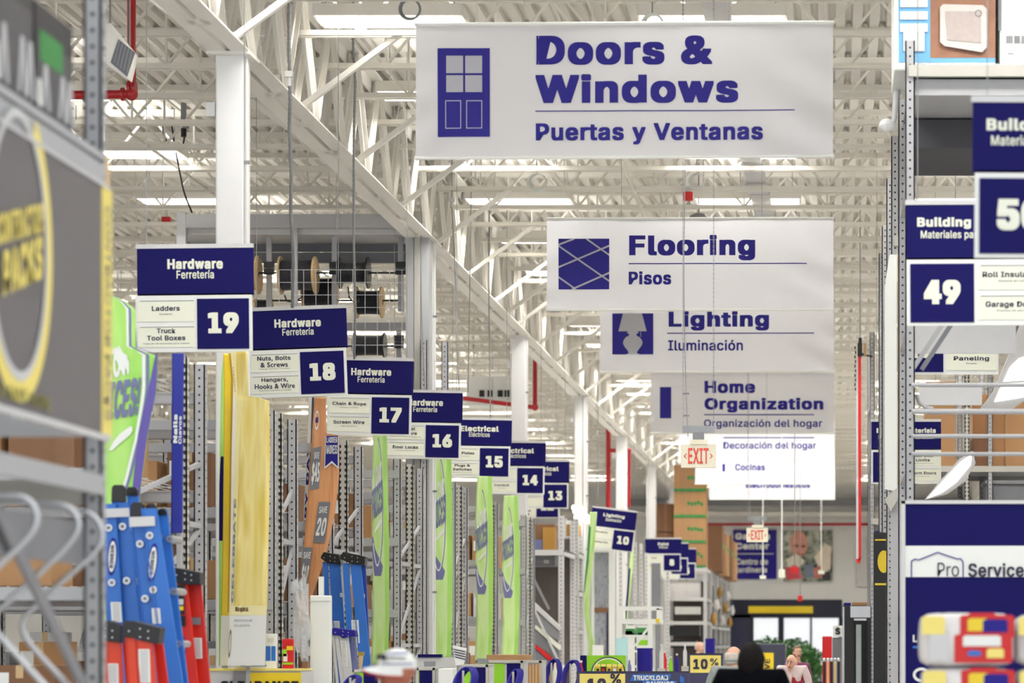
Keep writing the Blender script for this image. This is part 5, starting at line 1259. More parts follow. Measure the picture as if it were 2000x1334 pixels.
MB().box(wx(1013, 55.7), wx(1020, 55.7), 55.7, 55.95, 0, wz(1285, 55.7)).build('foot', M['rackdark'], t)
f1 = far_rack('slim grey rack just left of the tilted aisle 10 sign', 60.3, 61.5, 1096, 1130, 4.7, (3.0, 2.1, 3.9))
for i, (a, b_, c, d_, m) in enumerate([(1103,1140,1120,1148,'lgrey'),(1100,1080,1122,1112,'wood'),(1103,1118,1120,1130,'slate'),(1102,1024,1128,1045,ochre),(1100,1236,1122,1242,'lgrey')]):
    far_box(['white tray on the slim far rack','pale wooden figures heap on the slim far rack','violet-grey box on the slim far rack','ochre carton topping the slim far rack','low white tray on the slim far rack'][i], a, b_, c, d_, 60.35, .8, m)
for i in range(14):
    tag(MB().ell((wx(1104+(i*5) % 17, 60.2), 60.25, wz(1078+i*3, 60.2)), (.05, .05, .05), 8, 6).build('hanging_bulb', [M['cream'], M['black'], M['wood'], M['red']][i % 4], f1, smooth=True))
# glowing chandelier
t = thing('lit_chandelier', 'glaring white lit lamp cluster left of the aisle 10 sign', 'lamp', (wx(1142, 61), 61, wz(1020, 61)))
hot = mat('hot_bulb', (255,252,245), .4, emit=9)
for i, (x, y) in enumerate([(1126,1000),(1132,1006),(1139,1012),(1147,1017),(1154,1020),(1122,992),(1128,1012),(1150,1012),(1158,1018)]):
    MB().ell((wx(x, 61), 60.7+.1*(i % 3), wz(y, 61)), (.055, .055, .06), 10, 8).build('bulb', hot, t, smooth=True)
MB().tube([(wx(x, 61), 60.8, wz(y, 61)) for x, y in ((1122,990),(1135,996),(1140,985),(1146,1008),(1158,1014))], .015, 6).build('arm', M['silver'], t)
MB().tube([(wx(1140, 61), 60.8, wz(985, 61)), (wx(1140, 61), 60.8, DECK)], .01, 6).build('hanging_rod', M['wire'], t)
# display doorway with patterned grey door
zw = 62.5; t = thing('display_door', 'white framed display doorway with a grey mottled glass door', 'door', (wx(1178, zw), zw, 0))
MB().pbox(1158, 1063, 1200, 1078, zw, .3).build('lintel', M['white'], t); MB().box(wx(1189, zw), wx(1199, zw), zw, zw+.3, 0, wz(1078, zw)).build('jamb', M['white'], t); MB().box(wx(1156, zw), wx(1160, zw), zw, zw+.3, 0, wz(1078, zw)).build('jamb', M['white'], t)
MB().box(wx(1161, zw), wx(1189, zw), zw+.1, zw+.14, .05, wz(1080, zw)).build('door_leaf', ramp_mat('mottled_glass', [(.3, (118,122,130)), (.5, (168,172,180)), (.7, (140,144,152))], (3, 3, 1), 3), t)
MB().pbox(1161, 1187, 1189, 1196, zw+.06, .04).build('door_bar', M['carton2'], t); MB().box(wx(1184, zw), wx(1188, zw), zw+.05, zw+.1, .1, wz(1196, zw)).build('stile', M['ink'], t)
for i, (x, z, top, w) in enumerate([(1212,68,1072,7),(1240,70,1058,6),(1252,72,1062,6),(1262,74,1080,6),(1304,78,1115,6)]):
    t = thing('steel_post', ['white rack post behind the aisle 10 sign','second thin rack post right of the aisle 10 sign','third thin far rack post','fourth far rack post left of sign 8','far post under sign 8'][i], 'post', (wx(x, z), z, 0))
    MB().box(wx(x-w/2, z), wx(x+w/2, z), z, z+.1, 0, wz(top, z)).build('post', M['lgrey'], t); m = MB(); zz = .5
    while zz < wz(top, z)-.1: m.quad([(wx(x-1, z), z-.003, zz), (wx(x+1, z), z-.003, zz), (wx(x+1, z), z-.003, zz+.03), (wx(x-1, z), z-.003, zz+.03)]); zz += .12
    tag(m.build('punched_holes', M['hole'], t), kind='stuff')
far_box('dark mottled door panel right of sign 8 posts', 1272, 1100, 1290, 1290, 76, .1, 'rackdark', 0, 'door_panel', 'panel')
# white rolling platform ladder
zl = 50; t = thing('platform_ladder', 'white rolling platform ladder in the far aisle', 'ladder', (wx(1245, zl), zl, 0))
def LB(a, b_, c, d_, dz=0, w=.07, n='rail'): MB().bar((wx(a, zl), zl+dz, wz(b_, zl)), (wx(c, zl), zl+dz, wz(d_, zl)), w, w, up=(0, 1, 0)).build(n, M['white'], t)
f_ = VY+EYE*F/zl
for dz in (0, .7):
    LB(1208, 1188, 1288, 1188, dz); LB(1211, 1188, 1211, f_, dz, .09, 'leg'); LB(1270, 1214, 1270, f_, dz, .09, 'leg'); LB(1286, 1188, 1286, 1214, dz)
LB(1240, 1262, 1272, 1218, 0, .04, 'brace'); MB().pbox(1204, 1209, 1290, 1219, zl-.03, .8).build('platform', M['white'], t)
for i in range(5): MB().pbox(1213, 1240+i*30, 1268, 1244+i*30, zl, .6).build('step', M['white'], t)
MB().pbox(1281, 1208, 1288, 1216, zl-.06, .03).build('yellow_tag', M['yellow'], t)
# pallets of bagged goods and drums
far_box('bale of green and white bags under the platform ladder, left', 1212, 1222, 1240, 1262, 53, 1, 'white', 0, 'bag_bale', 'bale', [(1212, 1228, 1240, 1242, 'green'), (1215, 1232, 1235, 1238, 'lime'), (1222, 1236, 1238, 1240, 'yellow')])
far_box('bale of green and white bags under the platform ladder, right', 1243, 1222, 1272, 1262, 53, 1, 'white', 0, 'bag_bale', 'bale', [(1243, 1226, 1272, 1240, 'green'), (1247, 1250, 1272, 1260, 'lime'), (1246, 1236, 1266, 1241, 'ladder')])
far_box('pale cyan bucket left of the white platform ladder', 1203, 1246, 1224, 1290, 49, .3, mat('cyan_plastic', (180,222,226), .4), 0, 'bucket', 'bucket')
far_box('small white tub left of the cyan bucket', 1157, 1260, 1176, 1290, 48, .3, 'white', 0, 'tub', 'tub')
def drum(label, px0, py0, px1, z, m='bblue'):
    t = thing('drum', label, 'drum', (wx((px0+px1)/2, z), z, 0), 'blue drums'); r = (wx(px1, z)-wx(px0, z))/2; h = wz(py0, z); c = (wx((px0+px1)/2, z), z+r)
    P, R = [], []; n = 16
    for i in range(n+1): P.append((c[0], c[1], .01+(h-.01)*i/n)); R.append(r*(1 if i % 4 else .955))
    MB().tube(P, R, 20).build('shell', M[m], t, smooth=True); MB().tube([(c[0], c[1], h-.03), (c[0], c[1], h+.01)], r*1.03, 20).build('rim', M[m], t)
drum('ribbed violet-blue drum before the white platform ladder', 1243, 1267, 1274, 44); drum('small violet-blue drum left of the bald man', 1377, 1248, 1396, 60)
# arched lime display
za = 38; t = thing('arched_display', 'lime display with an arched opening full of yellow and black packs', 'display', (wx(1190, za), za, 0))
MB().box(wx(1133, za), wx(1222, za), za+.05, za+.4, 0, wz(1282, za)).build('body', M['lgrey'], t)
MB().pbox(1133, 1280, 1145, 1340, za, .05).build('navy_panel', M['blue'], t); MB().pbox(1146, 1280, 1222, 1345, za+.01, .04).build('lime_panel', M['lime'], t)
A = [(1188+33*math.cos(math.radians(a)), 1312-29*math.sin(math.radians(a))) for a in range(0, 181, 10)]
MB().pprism(A+[(1155,1350),(1221,1350)], za-.01, .02).build('arch_edge', M['ink'], t); MB().pprism([(1188+(x-1188)*.93, 1312+(y-1312)*.93) for x, y in A]+[(1158,1350),(1218,1350)], za-.02, .015).build('arch_line', M['white'], t)
MB().pprism([(1188+(x-1188)*.87, 1312+(y-1312)*.85) for x, y in A]+[(1160,1350),(1216,1350)], za-.03, .015).build('arch_field', M['lime'], t)
for i in range(5):
    far_box(f'{ORD[i]} yellow and black pack from the left in the arched display', 1163+i*11, 1302, 1172+i*11, 1320, za-.2, .12, ['yellow', 'black', 'yellow', 'wood', 'yellow'][i], bands=[(1163+i*11, 1297, 1172+i*11, 1302, 'pyellow'), (1165+i*11, 1306, 1170+i*11, 1311, ['black', 'red', 'ink', 'white', 'black'][i])], name='hook_pack', cat='package')
t = thing('shelf_table', 'shelf ledge under the packs in the arched display', 'shelf', (wx(1190, za), za-.2, 0)); MB().pbox(1160, 1320, 1218, 1324, za-.22, .2).build('ledge', M['rackb'], t); MB().box(wx(1186, za), wx(1192, za), za-.15, za-.1, 0, wz(1324, za)).build('post', M['rackb'], t)
for i, (x, y, h, m) in enumerate([(1063,1300,30,'white'),(1084,1298,34,'cream'),(1092,1305,24,'red'),(1100,1303,26,'lgrey'),(1135,1294,40,'red'),(1143,1297,36,'wood'),(1292,1262,60,'lgrey'),(1298,1275,50,'red'),(1229,1290,40,'slate'),(1310,1285,44,'lime'),(1322,1280,50,'bblue'),(1338,1262,60,'lgrey')]):
    z = 34+i; t = thing('bottle', f'{["white","cream","red","grey","red","tan","grey","red","violet","lime","blue","pale"][i]} bottle in the low goods strip, {["first","second","third","fourth","fifth","sixth","seventh","eighth","ninth","tenth","eleventh","last"][i]} from the left', 'bottle', (wx(x, z), z, 0), 'bottles in the low strip')
    c = (wx(x, z), z); top = wz(y, z); r = .035
    MB().tube([(c[0], c[1], top-.35), (c[0], c[1], top-.1), (c[0], c[1], top-.05), (c[0], c[1], top)], [r, r, r*.5, r*.45], 12).build('body', M[m], t, smooth=True); MB().tube([(c[0], c[1], top), (c[0], c[1], top+.03)], r*.55, 10).build('cap', M['white'], t)
    MB().box(c[0]-.06, c[0]+.06, c[1]-.06, c[1]+.06, 0, top-.35).build('plinth', M['rackb'], t)
# promotion boards at the foot
def promo(label, z, x0, y0, x1, yel, items, blocks=()):
    t = thing('promo_board', label, 'sign', (wx((x0+x1)/2, z), z, 0))
    MB().box(wx(x0, z), wx(x1, z), z, z+.03, .3, wz(y0, z)).build('board', mat('slate_navy', (62,62,96), .5), t); MB().box(wx(x0, z), wx(x1, z), z-.004, z, wz(y0+2, z), wz(y0, z)).build('edge', M['ink'], t)
    for a in (x0+3, x1-6): MB().box(wx(a, z), wx(a+3, z), z+.03, z+.06, 0, wz(y0+5, z)).build('leg', M['rackb'], t)
    if yel: MB().pbox(*yel, z-.008, .006).build('yellow_field', M['pyellow'], t)
    for q in blocks: MB().pprism(q, z-.01, .005).build('ribbon', M['ladder'], t)
    for s, a, b_, c, d_, m, bo in items: q = MB(); ptext(q, s, a, b_, c, d_, z-.016, bo); q.build('lettering', M[m], t)
promo('slate board reading 10% and TRUCKLOAD SAVINGS at the bottom edge', 30, 1126, 1311, 1346, (1132, 1316, 1221, 1380), [('10', 1147, 1325, 1184, 1352, 'ink', .04), ('%', 1192, 1316, 1213, 1336, 'ink', .02), ('TRUCKLOAD', 1237, 1319, 1305, 1329, 'white', .04), ('SAVINGS', 1262, 1331, 1316, 1341, 'white', .04)], [[(1236,1317),(1311,1317),(1306,1330),(1230,1330)], [(1256,1330),(1322,1330),(1318,1343),(1250,1343)], [(1328,1318),(1336,1324),(1336,1334),(1328,1332)]])
promo('slate board with a yellow 10% OFF field left of the bald man', 40, 1345, 1276, 1412, (1348, 1280, 1408, 1314), [('10', 1354, 1287, 1382, 1307, 'ink', .04), ('%', 1387, 1286, 1403, 1300, 'ink', .01), ('OFF', 1388, 1302, 1403, 1309, 'ink', .0)])
# ---------------------------------------------------------------- carton tower and far racks
def tower(label, x0, y0, x1, y1, z, d, m='carton', grn=True):
    t = far_box(label, x0, y0, x1, y1, z, d, m)
    if grn:
        w, h = x1-x0, y1-y0
        MB().pbox(x0, y1-6, x1, y1, z-.012, .012).build('green_tape', M['green'], t)
        g_ = MB(); rnd = random.Random(int(x0+y0))
        for i in range(5): a, b_ = x0+w*(.45+.1*i), y0+h*(.3+.12*rnd.random()); g_.pprism([(a,b_),(a+w*.07,b_+h*.08),(a+w*.02,b_+h*.2),(a-w*.04,b_+h*.1)], z-.012, .01)
        g_.build('leaf_print', M['green'], t)
TW = 86.3
ZT_ = wz(1110, TW)
far_rack('far rack carrying the tall carton tower', 86, 89, 1297, 1381, ZT_+.02, (ZT_, 3.3, 2.5, 1.8))
for i, (a, b_) in enumerate(((1062, 1110), (1012, 1061), (961, 1011), (908, 960))): tower(f'{["lowest","second","third","topmost"][i]} tall brown carton with green leaf print in the tower', 1316, a, 1379, b_, TW, 1.1)
t = far_box('dark brown carton left of the tower, lower', 1278, 1040, 1315, 1110, 87, 1, 'carton2'); far_box('dark brown carton left of the tower, upper', 1278, 984, 1315, 1039, 87, 1, 'carton2')
for i, (z, a, b_, y0) in enumerate([(91,1385,1411,1027),(95,1411,1420,1043),(99,1414,1428,1046),(103,1424,1436,1058)]):
    yb = wz(0, z); x0 = wx(a, z); base = ZT_
    t = thing('carton', f'{ORD[i]} receding brown carton stack right of the tower', 'box', (x0, z, base), 'receding cartons'); MB().box(wx(a-30, z), wx(b_, z), z, z+2.2, base+.003, wz(y0, z)).build('body', M['carton' if i % 2 else 'carton2'], t); MB().box(wx(b_, z), wx(b_, z)+.012, z, z+2.2, base+.9, base+1.0).build('green_tape', M['green'], t)
for i, z in enumerate((90.5, 94.5, 98.5, 102.5)):
    o = far_rack(f'{ORD[i]} rack behind the carton tower rack, seen end on', z, z+3.7, 1628-5.7*F/z, 1628-4.28*F/z, ZT_, (ZT_-.0, 3.2, 2.4, 1.7))
for i, (x0, y0, x1, y1, m) in enumerate([(1308,1136,1366,1168,'foil2'),(1318,1185,1366,1200,'white'),(1310,1215,1366,1219,'bblue'),(1306,1222,1366,1242,'black'),(1310,1250,1360,1266,'black')]):
    far_box(['heap of clear wrapped goods on the tower rack','white flat boxes on the tower rack','thin blue strip of boxes on the tower rack','black goods on the tower rack','lowest black goods on the tower rack'][i], x0, y0, x1, y1, 86.2, .9, m)
for i in range(8):
    z = 88+i*2.3; zz0 = 2.6+.5*(i % 3)
    t = thing('hanging_bag', f'{["pale","tan"][1-(i % 2)]} hanging bag, {["nearest","second","third","fourth","fifth","sixth","seventh","farthest"][i]} along the receding rack', 'bag', (-4.12, z, zz0), 'bags along the far rack')
    MB().ell((-4.12, z, zz0), (.1, .1, .2), 12, 8, fn=crump).build('bag', M['foil2'] if i % 2 else M['ochre'], t, smooth=True)
    MB().tube([(-4.12, z, zz0+.15), (-4.12, z, ZT_-.06), (-4.3, z, ZT_-.06)], .01, 6).build('hook', M['wire'], t)
# ---------------------------------------------------------------- garden centre wall signs
zg = YB-.12; t = thing('wall_sign', 'large blue wall sign reading Garden Center and Centro de jardinería', 'sign', (wx(1475, zg), zg, wz(1131, zg)))
MB().pbox(1432, 1035, 1517, 1131, zg, .08).build('board', M['bblue'], t)
for s, a, b_, c, d_, bo in (('Garden', 1436, 1041, 1504, 1054, .05), ('Center', 1436, 1060, 1502, 1073, .05), ('Centro de', 1438, 1091, 1500, 1103, .03), ('jardinería', 1438, 1107, 1498, 1121, .03)): m = MB(); ptext(m, s, a, b_, c, d_, zg-.02, bo); m.build('lettering', M['white'], t)
MB().pbox(1436, 1081, 1511, 1082.4, zg-.02, .02).build('rule', M['white'], t)
t = thing('wall_poster', 'large square wall poster of a gardener with flowers', 'poster', (wx(1578, zg), zg, wz(1136, zg)))
MB().pbox(1530, 1036, 1626, 1136, zg, .08).build('board', ramp_mat('garden_print', [(.35, (50,62,50)), (.52, (150,156,140)), (.68, (206,206,196))], (1.2, 1.2, 1.2), 1.6), t)
PR = [((214,150,130), [(1560+17*math.cos(a), 1062-26*math.sin(a)) for a in [i*math.pi/10 for i in range(20)]]), ((120,70,52), [(1555+6*math.cos(a), 1066-3*math.sin(a)) for a in [i*math.pi/4 for i in range(8)]]), ((120,70,52), [(1569+5*math.cos(a), 1067-3*math.sin(a)) for a in [i*math.pi/4 for i in range(8)]]), ((170,90,80), [(1556,1080),(1572,1082),(1570,1085),(1558,1084)]),
 ((236,230,214), [(1536,1092),(1556,1082),(1572,1096),(1560,1110),(1540,1112)]), ((236,222,204), [(1590,1088),(1612,1062),(1624,1068),(1622,1112),(1602,1116)]), ((200,70,80), [(1534,1108),(1560,1106),(1568,1130),(1536,1132)]), ((226,60,80), [(1546,1104),(1556,1104),(1556,1114),(1546,1114)]), ((120,130,150), [(1570,1104),(1588,1100),(1592,1126),(1572,1130)]), ((190,120,110), [(1588,1110),(1604,1104),(1606,1128),(1590,1130)]), ((60,56,60), [(1606,1118),(1622,1116),(1622,1134),(1606,1134)])]
for i, (c, pts) in enumerate(PR): MB().pprism(pts, zg-.01-.004*i, .004).build('print', mat('poster_ink', c, .6, var=.15), t)
MB().box(wx(1676, zg), wx(1700, zg), zg, zg+.06, 4.2, 6.4).build('notice_panel', M['lgrey'], t)
for i, (x, y, z) in enumerate([(1552,1113,60),(1563,1168,70)]):
    t = thing('alarm_box', ['small red alarm box hanging in front of the poster','small red alarm box hanging below the poster'][i], 'alarm', (wx(x, z), z, wz(y+7, z)))
    MB().pbox(x-7+i*2, y-5, x+6-i*2, y+6, z, .08).build('box', M['red'], t, bevel=.01); MB().tube([(wx(x, z), z+.04, wz(y-5, z)), (wx(x, z), z+.04, DECK+.02)], .012, 6).build('hanging_rod', M['wire'], t)
for i, (x, z) in enumerate([(1527, 66), (1490, 78), (1604, 84)]):
    t = thing('hanging_rod', ['thin white rod hanging just right of the far exit sign','thin white rod before the Garden Center sign','thin rod before the right of the poster'][i], 'rod', (wx(x, z), z, 5)); MB().tube([(wx(x, z), z, wz([1122,1130,1120][i], z)), (wx(x, z), z, DECK+.02)], .02, 6).build('rod', M['white'], t); MB().pbox(x-6, [1112,1124,1114][i], x+6, [1128,1131,1121][i], z-.02, .05).build('end_sensor', M['cream'], t)
# kiosk, plants
zk = 58; t = thing('kiosk', 'dark kiosk with a yellow poster behind the black-haired man', 'kiosk', (wx(1500, zk), zk, 0))
MB().box(wx(1466, zk), wx(1534, zk), zk, zk+.8, 0, wz(1257, zk)).build('body', M['rackblue'] if 'rackblue' in M else mat('kiosk_slate', (56,58,78), .4), t, bevel=.03); MB().box(wx(1484, zk), wx(1511, zk), zk-.02, zk, .2, wz(1275, zk)).build('poster', M['yellow'], t)
m = MB(); textq(m, 'SAVE', (wx(1504, zk), zk-.03, wz(1330, zk)), (0, 0, .5), (-.13, 0, 0), .03); m.build('lettering', M['ink'], t)
def tree(label, px, py, r, z, n, seed):
    rnd = random.Random(seed); x, top = wx(px, z), wz(py, z)
    t = thing('potted_tree', label, 'plant', (x, z, 0), 'potted trees')
    MB().tube([(x, z, 0), (x, z, .4)], [.22, .3], 16).build('pot', M['carton2'], t, smooth=True); MB().tube([(x, z, .3), (x+.03, z, top-r)], [.05, .03], 8).build('trunk', M['carton2'], t, smooth=True)
    m = MB()
    for i in range(n):
        u = Vector((rnd.gauss(0, 1), rnd.gauss(0, 1), rnd.gauss(0, 1))).normalized()*r*rnd.random()**.4; c = Vector((x, z, top-r))+Vector((u.x, u.y, u.z*.95)); a = Vector((rnd.uniform(-1, 1), rnd.uniform(-1, 1), rnd.uniform(-.6, .6))).normalized()*.11; b_ = a.cross(Vector((rnd.random(), rnd.random(), rnd.random()))).normalized()*.035
        m.quad([c-a, c+b_, c+a, c-b_])
    tag(m.build('foliage', M['leaf'], t), kind='stuff')
tree('bushy green tree before the glass doors, left', 1500, 1240, .75, 92, 1400, 1); tree('bushy green tree before the glass doors, middle', 1552, 1243, .85, 94, 1600, 2); tree('bushy green tree nearest the glass doors, right', 1577, 1262, .7, 88, 1300, 3); tree('low green shrub left of the kiosk', 1480, 1262, .5, 96, 900, 4)
# ---------------------------------------------------------------- roof-hung equipment
def pipe(label, pts, z, r=.055, name='sprinkler_pipe'):
    t = thing(name, label, 'pipe', (wx(pts[0][0], z), z, wz(pts[0][1], z)), None)
    P = [(wx(a, z), z, wz(b_, z)) for a, b_ in pts]
    for i in range(len(P)-1): MB().tube([P[i], P[i+1]], r, 14).build('pipe_run', M['redpipe'], t, smooth=True)
    for p in P[1:-1]: MB().ell(p, (r*1.5, r*1.5, r*1.5), 14, 10).build('elbow', M['redpipe'], t, smooth=True)
    return t
def pipeZ(y, z): return VY-(DECK+.03-EYE)*F/z
p = pipe('thick red sprinkler pipe bending left at the top of the photo', [(257, pipeZ(0, 27)), (257, 184), (100, 186)], 27, .045)
for x in (240, 253, 263): MB().tube([(wx(x, 27)-.015, 27, wz(184 if x < 250 else 172, 27)), (wx(x, 27)+.015, 27, wz(184 if x < 250 else 172, 27))], .07, 14).build('flange', M['redpipe'], p)
pipe('red sprinkler pipe with a right-angle bend beyond the third column', [(1045, pipeZ(0, 58)), (1045, 796), (905, 778)], 58, .05)
pipe('red vertical pipe beside the fifth column', [(1188, pipeZ(0, 75)), (1188, 1000)], 75, .07)
pipe('red pipe hooked down on the right of the fifth column', [(1188, 880), (1228, 880), (1228, 990)], 75, .055)
MB()
zh = 25.5; t = thing('unit_heater', 'cream louvred unit heater hanging tilted at the upper left', 'heater', (wx(232, zh), zh, wz(150, zh)))
MB().pprism([(205,46),(216,44),(264,105),(252,157),(206,125)], zh, .12).build('housing', M['steel'], t, bevel=.01)
for i in range(5): MB().pprism([(232+i*6,78+i*4.6),(235+i*6,80+i*4.6),(224+i*6.4,124+i*4.6),(221+i*6.4,122+i*4.6)], zh-.012, .01).build('louvre', M['grey'], t)
MB().pprism([(231,76),(264,103),(248,150),(216,122)], zh-.006, .005).build('grille', M['rackdark'], t)
for x in (212, 250): MB().tube([(wx(x, zh), zh+.06, wz(60 if x < 230 else 100, zh)), (wx(x, zh), zh+.06, DECK+.02)], .01, 6).build('hanging_rod', M['wire'], t)
t = thing('unit_heater', 'distant white unit heater with dark louvre openings left of the third column', 'heater', (wx(965, 60), 60, wz(792, 60)))
MB().pbox(910, 735, 1000, 792, 60, .8).build('housing', M['white'], t, bevel=.02)
for a in (936, 952, 972, 985): MB().pbox(a, 762, a+10, 775, 59.98, .02).build('louvre', M['black'], t)
for a in (920, 990): MB().tube([(wx(a, 60), 60.4, wz(735, 60)), (wx(a, 60), 60.4, DECK+.02)], .012, 6).build('hanging_rod', M['wire'], t)
# red strobe box, cable coils, dome, socket and cable
t = thing('strobe_box', 'small red alarm box fixed under a joist above the Flooring banner', 'alarm', (wx(1343, 38.3), 38.3, wz(391, 38.3)))
MB().pbox(1334, 374, 1353, 391, 38.2, .1).build('box', M['red'], t, bevel=.01); MB().box(wx(1338, 38.2), wx(1348, 38.2), 38.25, 38.6, wz(374, 38.2), JB+.01).build('bracket', M['lgrey'], t)
t = thing('strobe_box', 'tiny red alarm box under the joists left of the column', 'alarm', (wx(323, 42.7), 42.7, wz(434, 42.7))); MB().pbox(315, 423, 332, 433, 42.7, .1).build('box', M['red'], t, bevel=.01); MB().box(wx(321, 42.7), wx(326, 42.7), 42.72, 42.76, wz(423, 42.7), DECK+.01).build('bracket', M['lgrey'], t)
def loops(label, cx, cy, r, z, m, n=3):
    t = thing('cable_coil', label, 'cable', (wx(cx, z), z, wz(cy, z)), None)
    for i in range(n): MB().tube([(wx(cx+i*1.5, z)+(r-i*1.2)*z/F*math.cos(a), z+.02*i, wz(cy-i, z)+(r-i*1.2)*z/F*math.sin(a)) for a in [2*math.pi*j/28 for j in range(29)]], .012, 6, cap=False).build('loop', M[m], t, smooth=True)
    MB().tube([(wx(cx, z), z, wz(cy-r, z)), (wx(cx, z), z, DECK+.02)], .008, 5).build('hanger', M['wire'], t)
loops('round coil of white cable on a joist left above the Flooring banner', 1048, 357, 18, 38.3, 'white'); loops('round coil of white cable above the red alarm box', 1361, 354, 15, 38.35, 'white'); loops('white cable coil just above the top of the largest banner', 1274, 47, 20, 27.5, 'white'); loops('loose dark cable coil across the nearest ceiling light', 800, 18, 20, 27.2, 'grey', 2)
t = thing('dome_fixture', 'grey domed fixture peeking over the Flooring banner', 'fixture', (wx(1364, 40), 40, wz(425, 40)))
MB().ell((wx(1364, 40), 40.1, wz(424, 40)), (.15, .15, .08), 20, 10).build('dome', M['grey'], t, smooth=True); MB().tube([(wx(1364, 40), 40.1, wz(416, 40)), (wx(1364, 40), 40.1, DECK+.02)], .012, 6).build('stem', M['wire'], t)
zz_ = 36.3; t = thing('hanging_socket', 'grey junction box with a looping black cable left of the first column', 'cable', (wx(357, zz_), zz_, wz(262, zz_)))
MB().pbox(347, 238, 366, 250, zz_, .1).build('junction_box', M['grey'], t, bevel=.01); MB().tube([(wx(357, zz_), zz_+.05, wz(250, zz_)), (wx(357, zz_), zz_+.05, wz(266, zz_))], .04, 12).build('plug', M['black'], t, smooth=True)
P = [(358,266),(356,282),(345,292),(335,288),(322,275),(315,255),(318,238),(328,231),(333,238),(337,270),(342,300),(350,340),(356,372),(365,395),(373,414)]
Q = []; PP = [Vector((wx(a, zz_), zz_+.06, wz(b_, zz_))) for a, b_ in P]
for i in range(len(PP)-1):
    for j in range(5): Q.append(PP[i].lerp(PP[i+1], j/5))
Q.append(PP[-1])
for _ in range(6): Q = [Q[0]]+[(Q[i-1]+Q[i]*2+Q[i+1])/4 for i in range(1, len(Q)-1)]+[Q[-1]]
MB().tube(Q, .012, 8).build('black_cable', M['cable'], t, smooth=True); MB().box(wx(352, zz_), wx(362, zz_), zz_+.03, zz_+.06, wz(238, zz_), DECK+.01).build('strut', M['grey'], t)
# white duct plates running between joists right of centre
t = thing('roof_duct', 'slanting flat white duct plates between the joists right of centre', 'duct', (wx(1480, 34), 34, JB))
for i in range(12):
    y = 26.5+i*2.6; MB().box(-1.28+.03*i-.15, -1.28+.03*i+.15, y, y+2.5, JB+.12, JB+.17).build('duct_section', M['lgrey'], t)
for i in range(6): MB().box(-1.2, -1.18, 27+i*5, 27.02+i*5, JB+.17, DECK+.01).build('hanger', M['wire'], t)

# ================================================================ PEOPLE
def skin_obj(nodes, edges, name, m, parent, sub=2, root=0):
    """nodes: [(x, y, z, rx, ry)]; grows one continuous tapering surface over the skeleton"""
    me = bpy.data.meshes.new(name); me.from_pydata([n[:3] for n in nodes], edges, []); me.update()
    o = bpy.data.objects.new(name, me); COL.objects.link(o)
    o.modifiers.new('skin', 'SKIN'); o.modifiers.new('sub', 'SUBSURF').levels = sub
    o.modifiers['sub'].render_levels = sub
    if not me.skin_vertices: me.skin_vertices.new() if hasattr(me.skin_vertices, 'new') else None
    for i, n in enumerate(nodes):
        sv = me.skin_vertices[0].data[i]; sv.radius = (n[3], n[4]); sv.use_root = (i == root)
    dg = bpy.context.evaluated_depsgraph_get(); dg.update()
    m2 = bpy.data.meshes.new_from_object(o.evaluated_get(dg)); bpy.data.objects.remove(o)
    v = [tuple(p.co) for p in m2.vertices]; f = [tuple(p.vertices) for p in m2.polygons]; bpy.data.meshes.remove(m2)
    mb = MB(); mb.v = v; mb.f = f; mb.mi = [0]*len(f)
    return mb
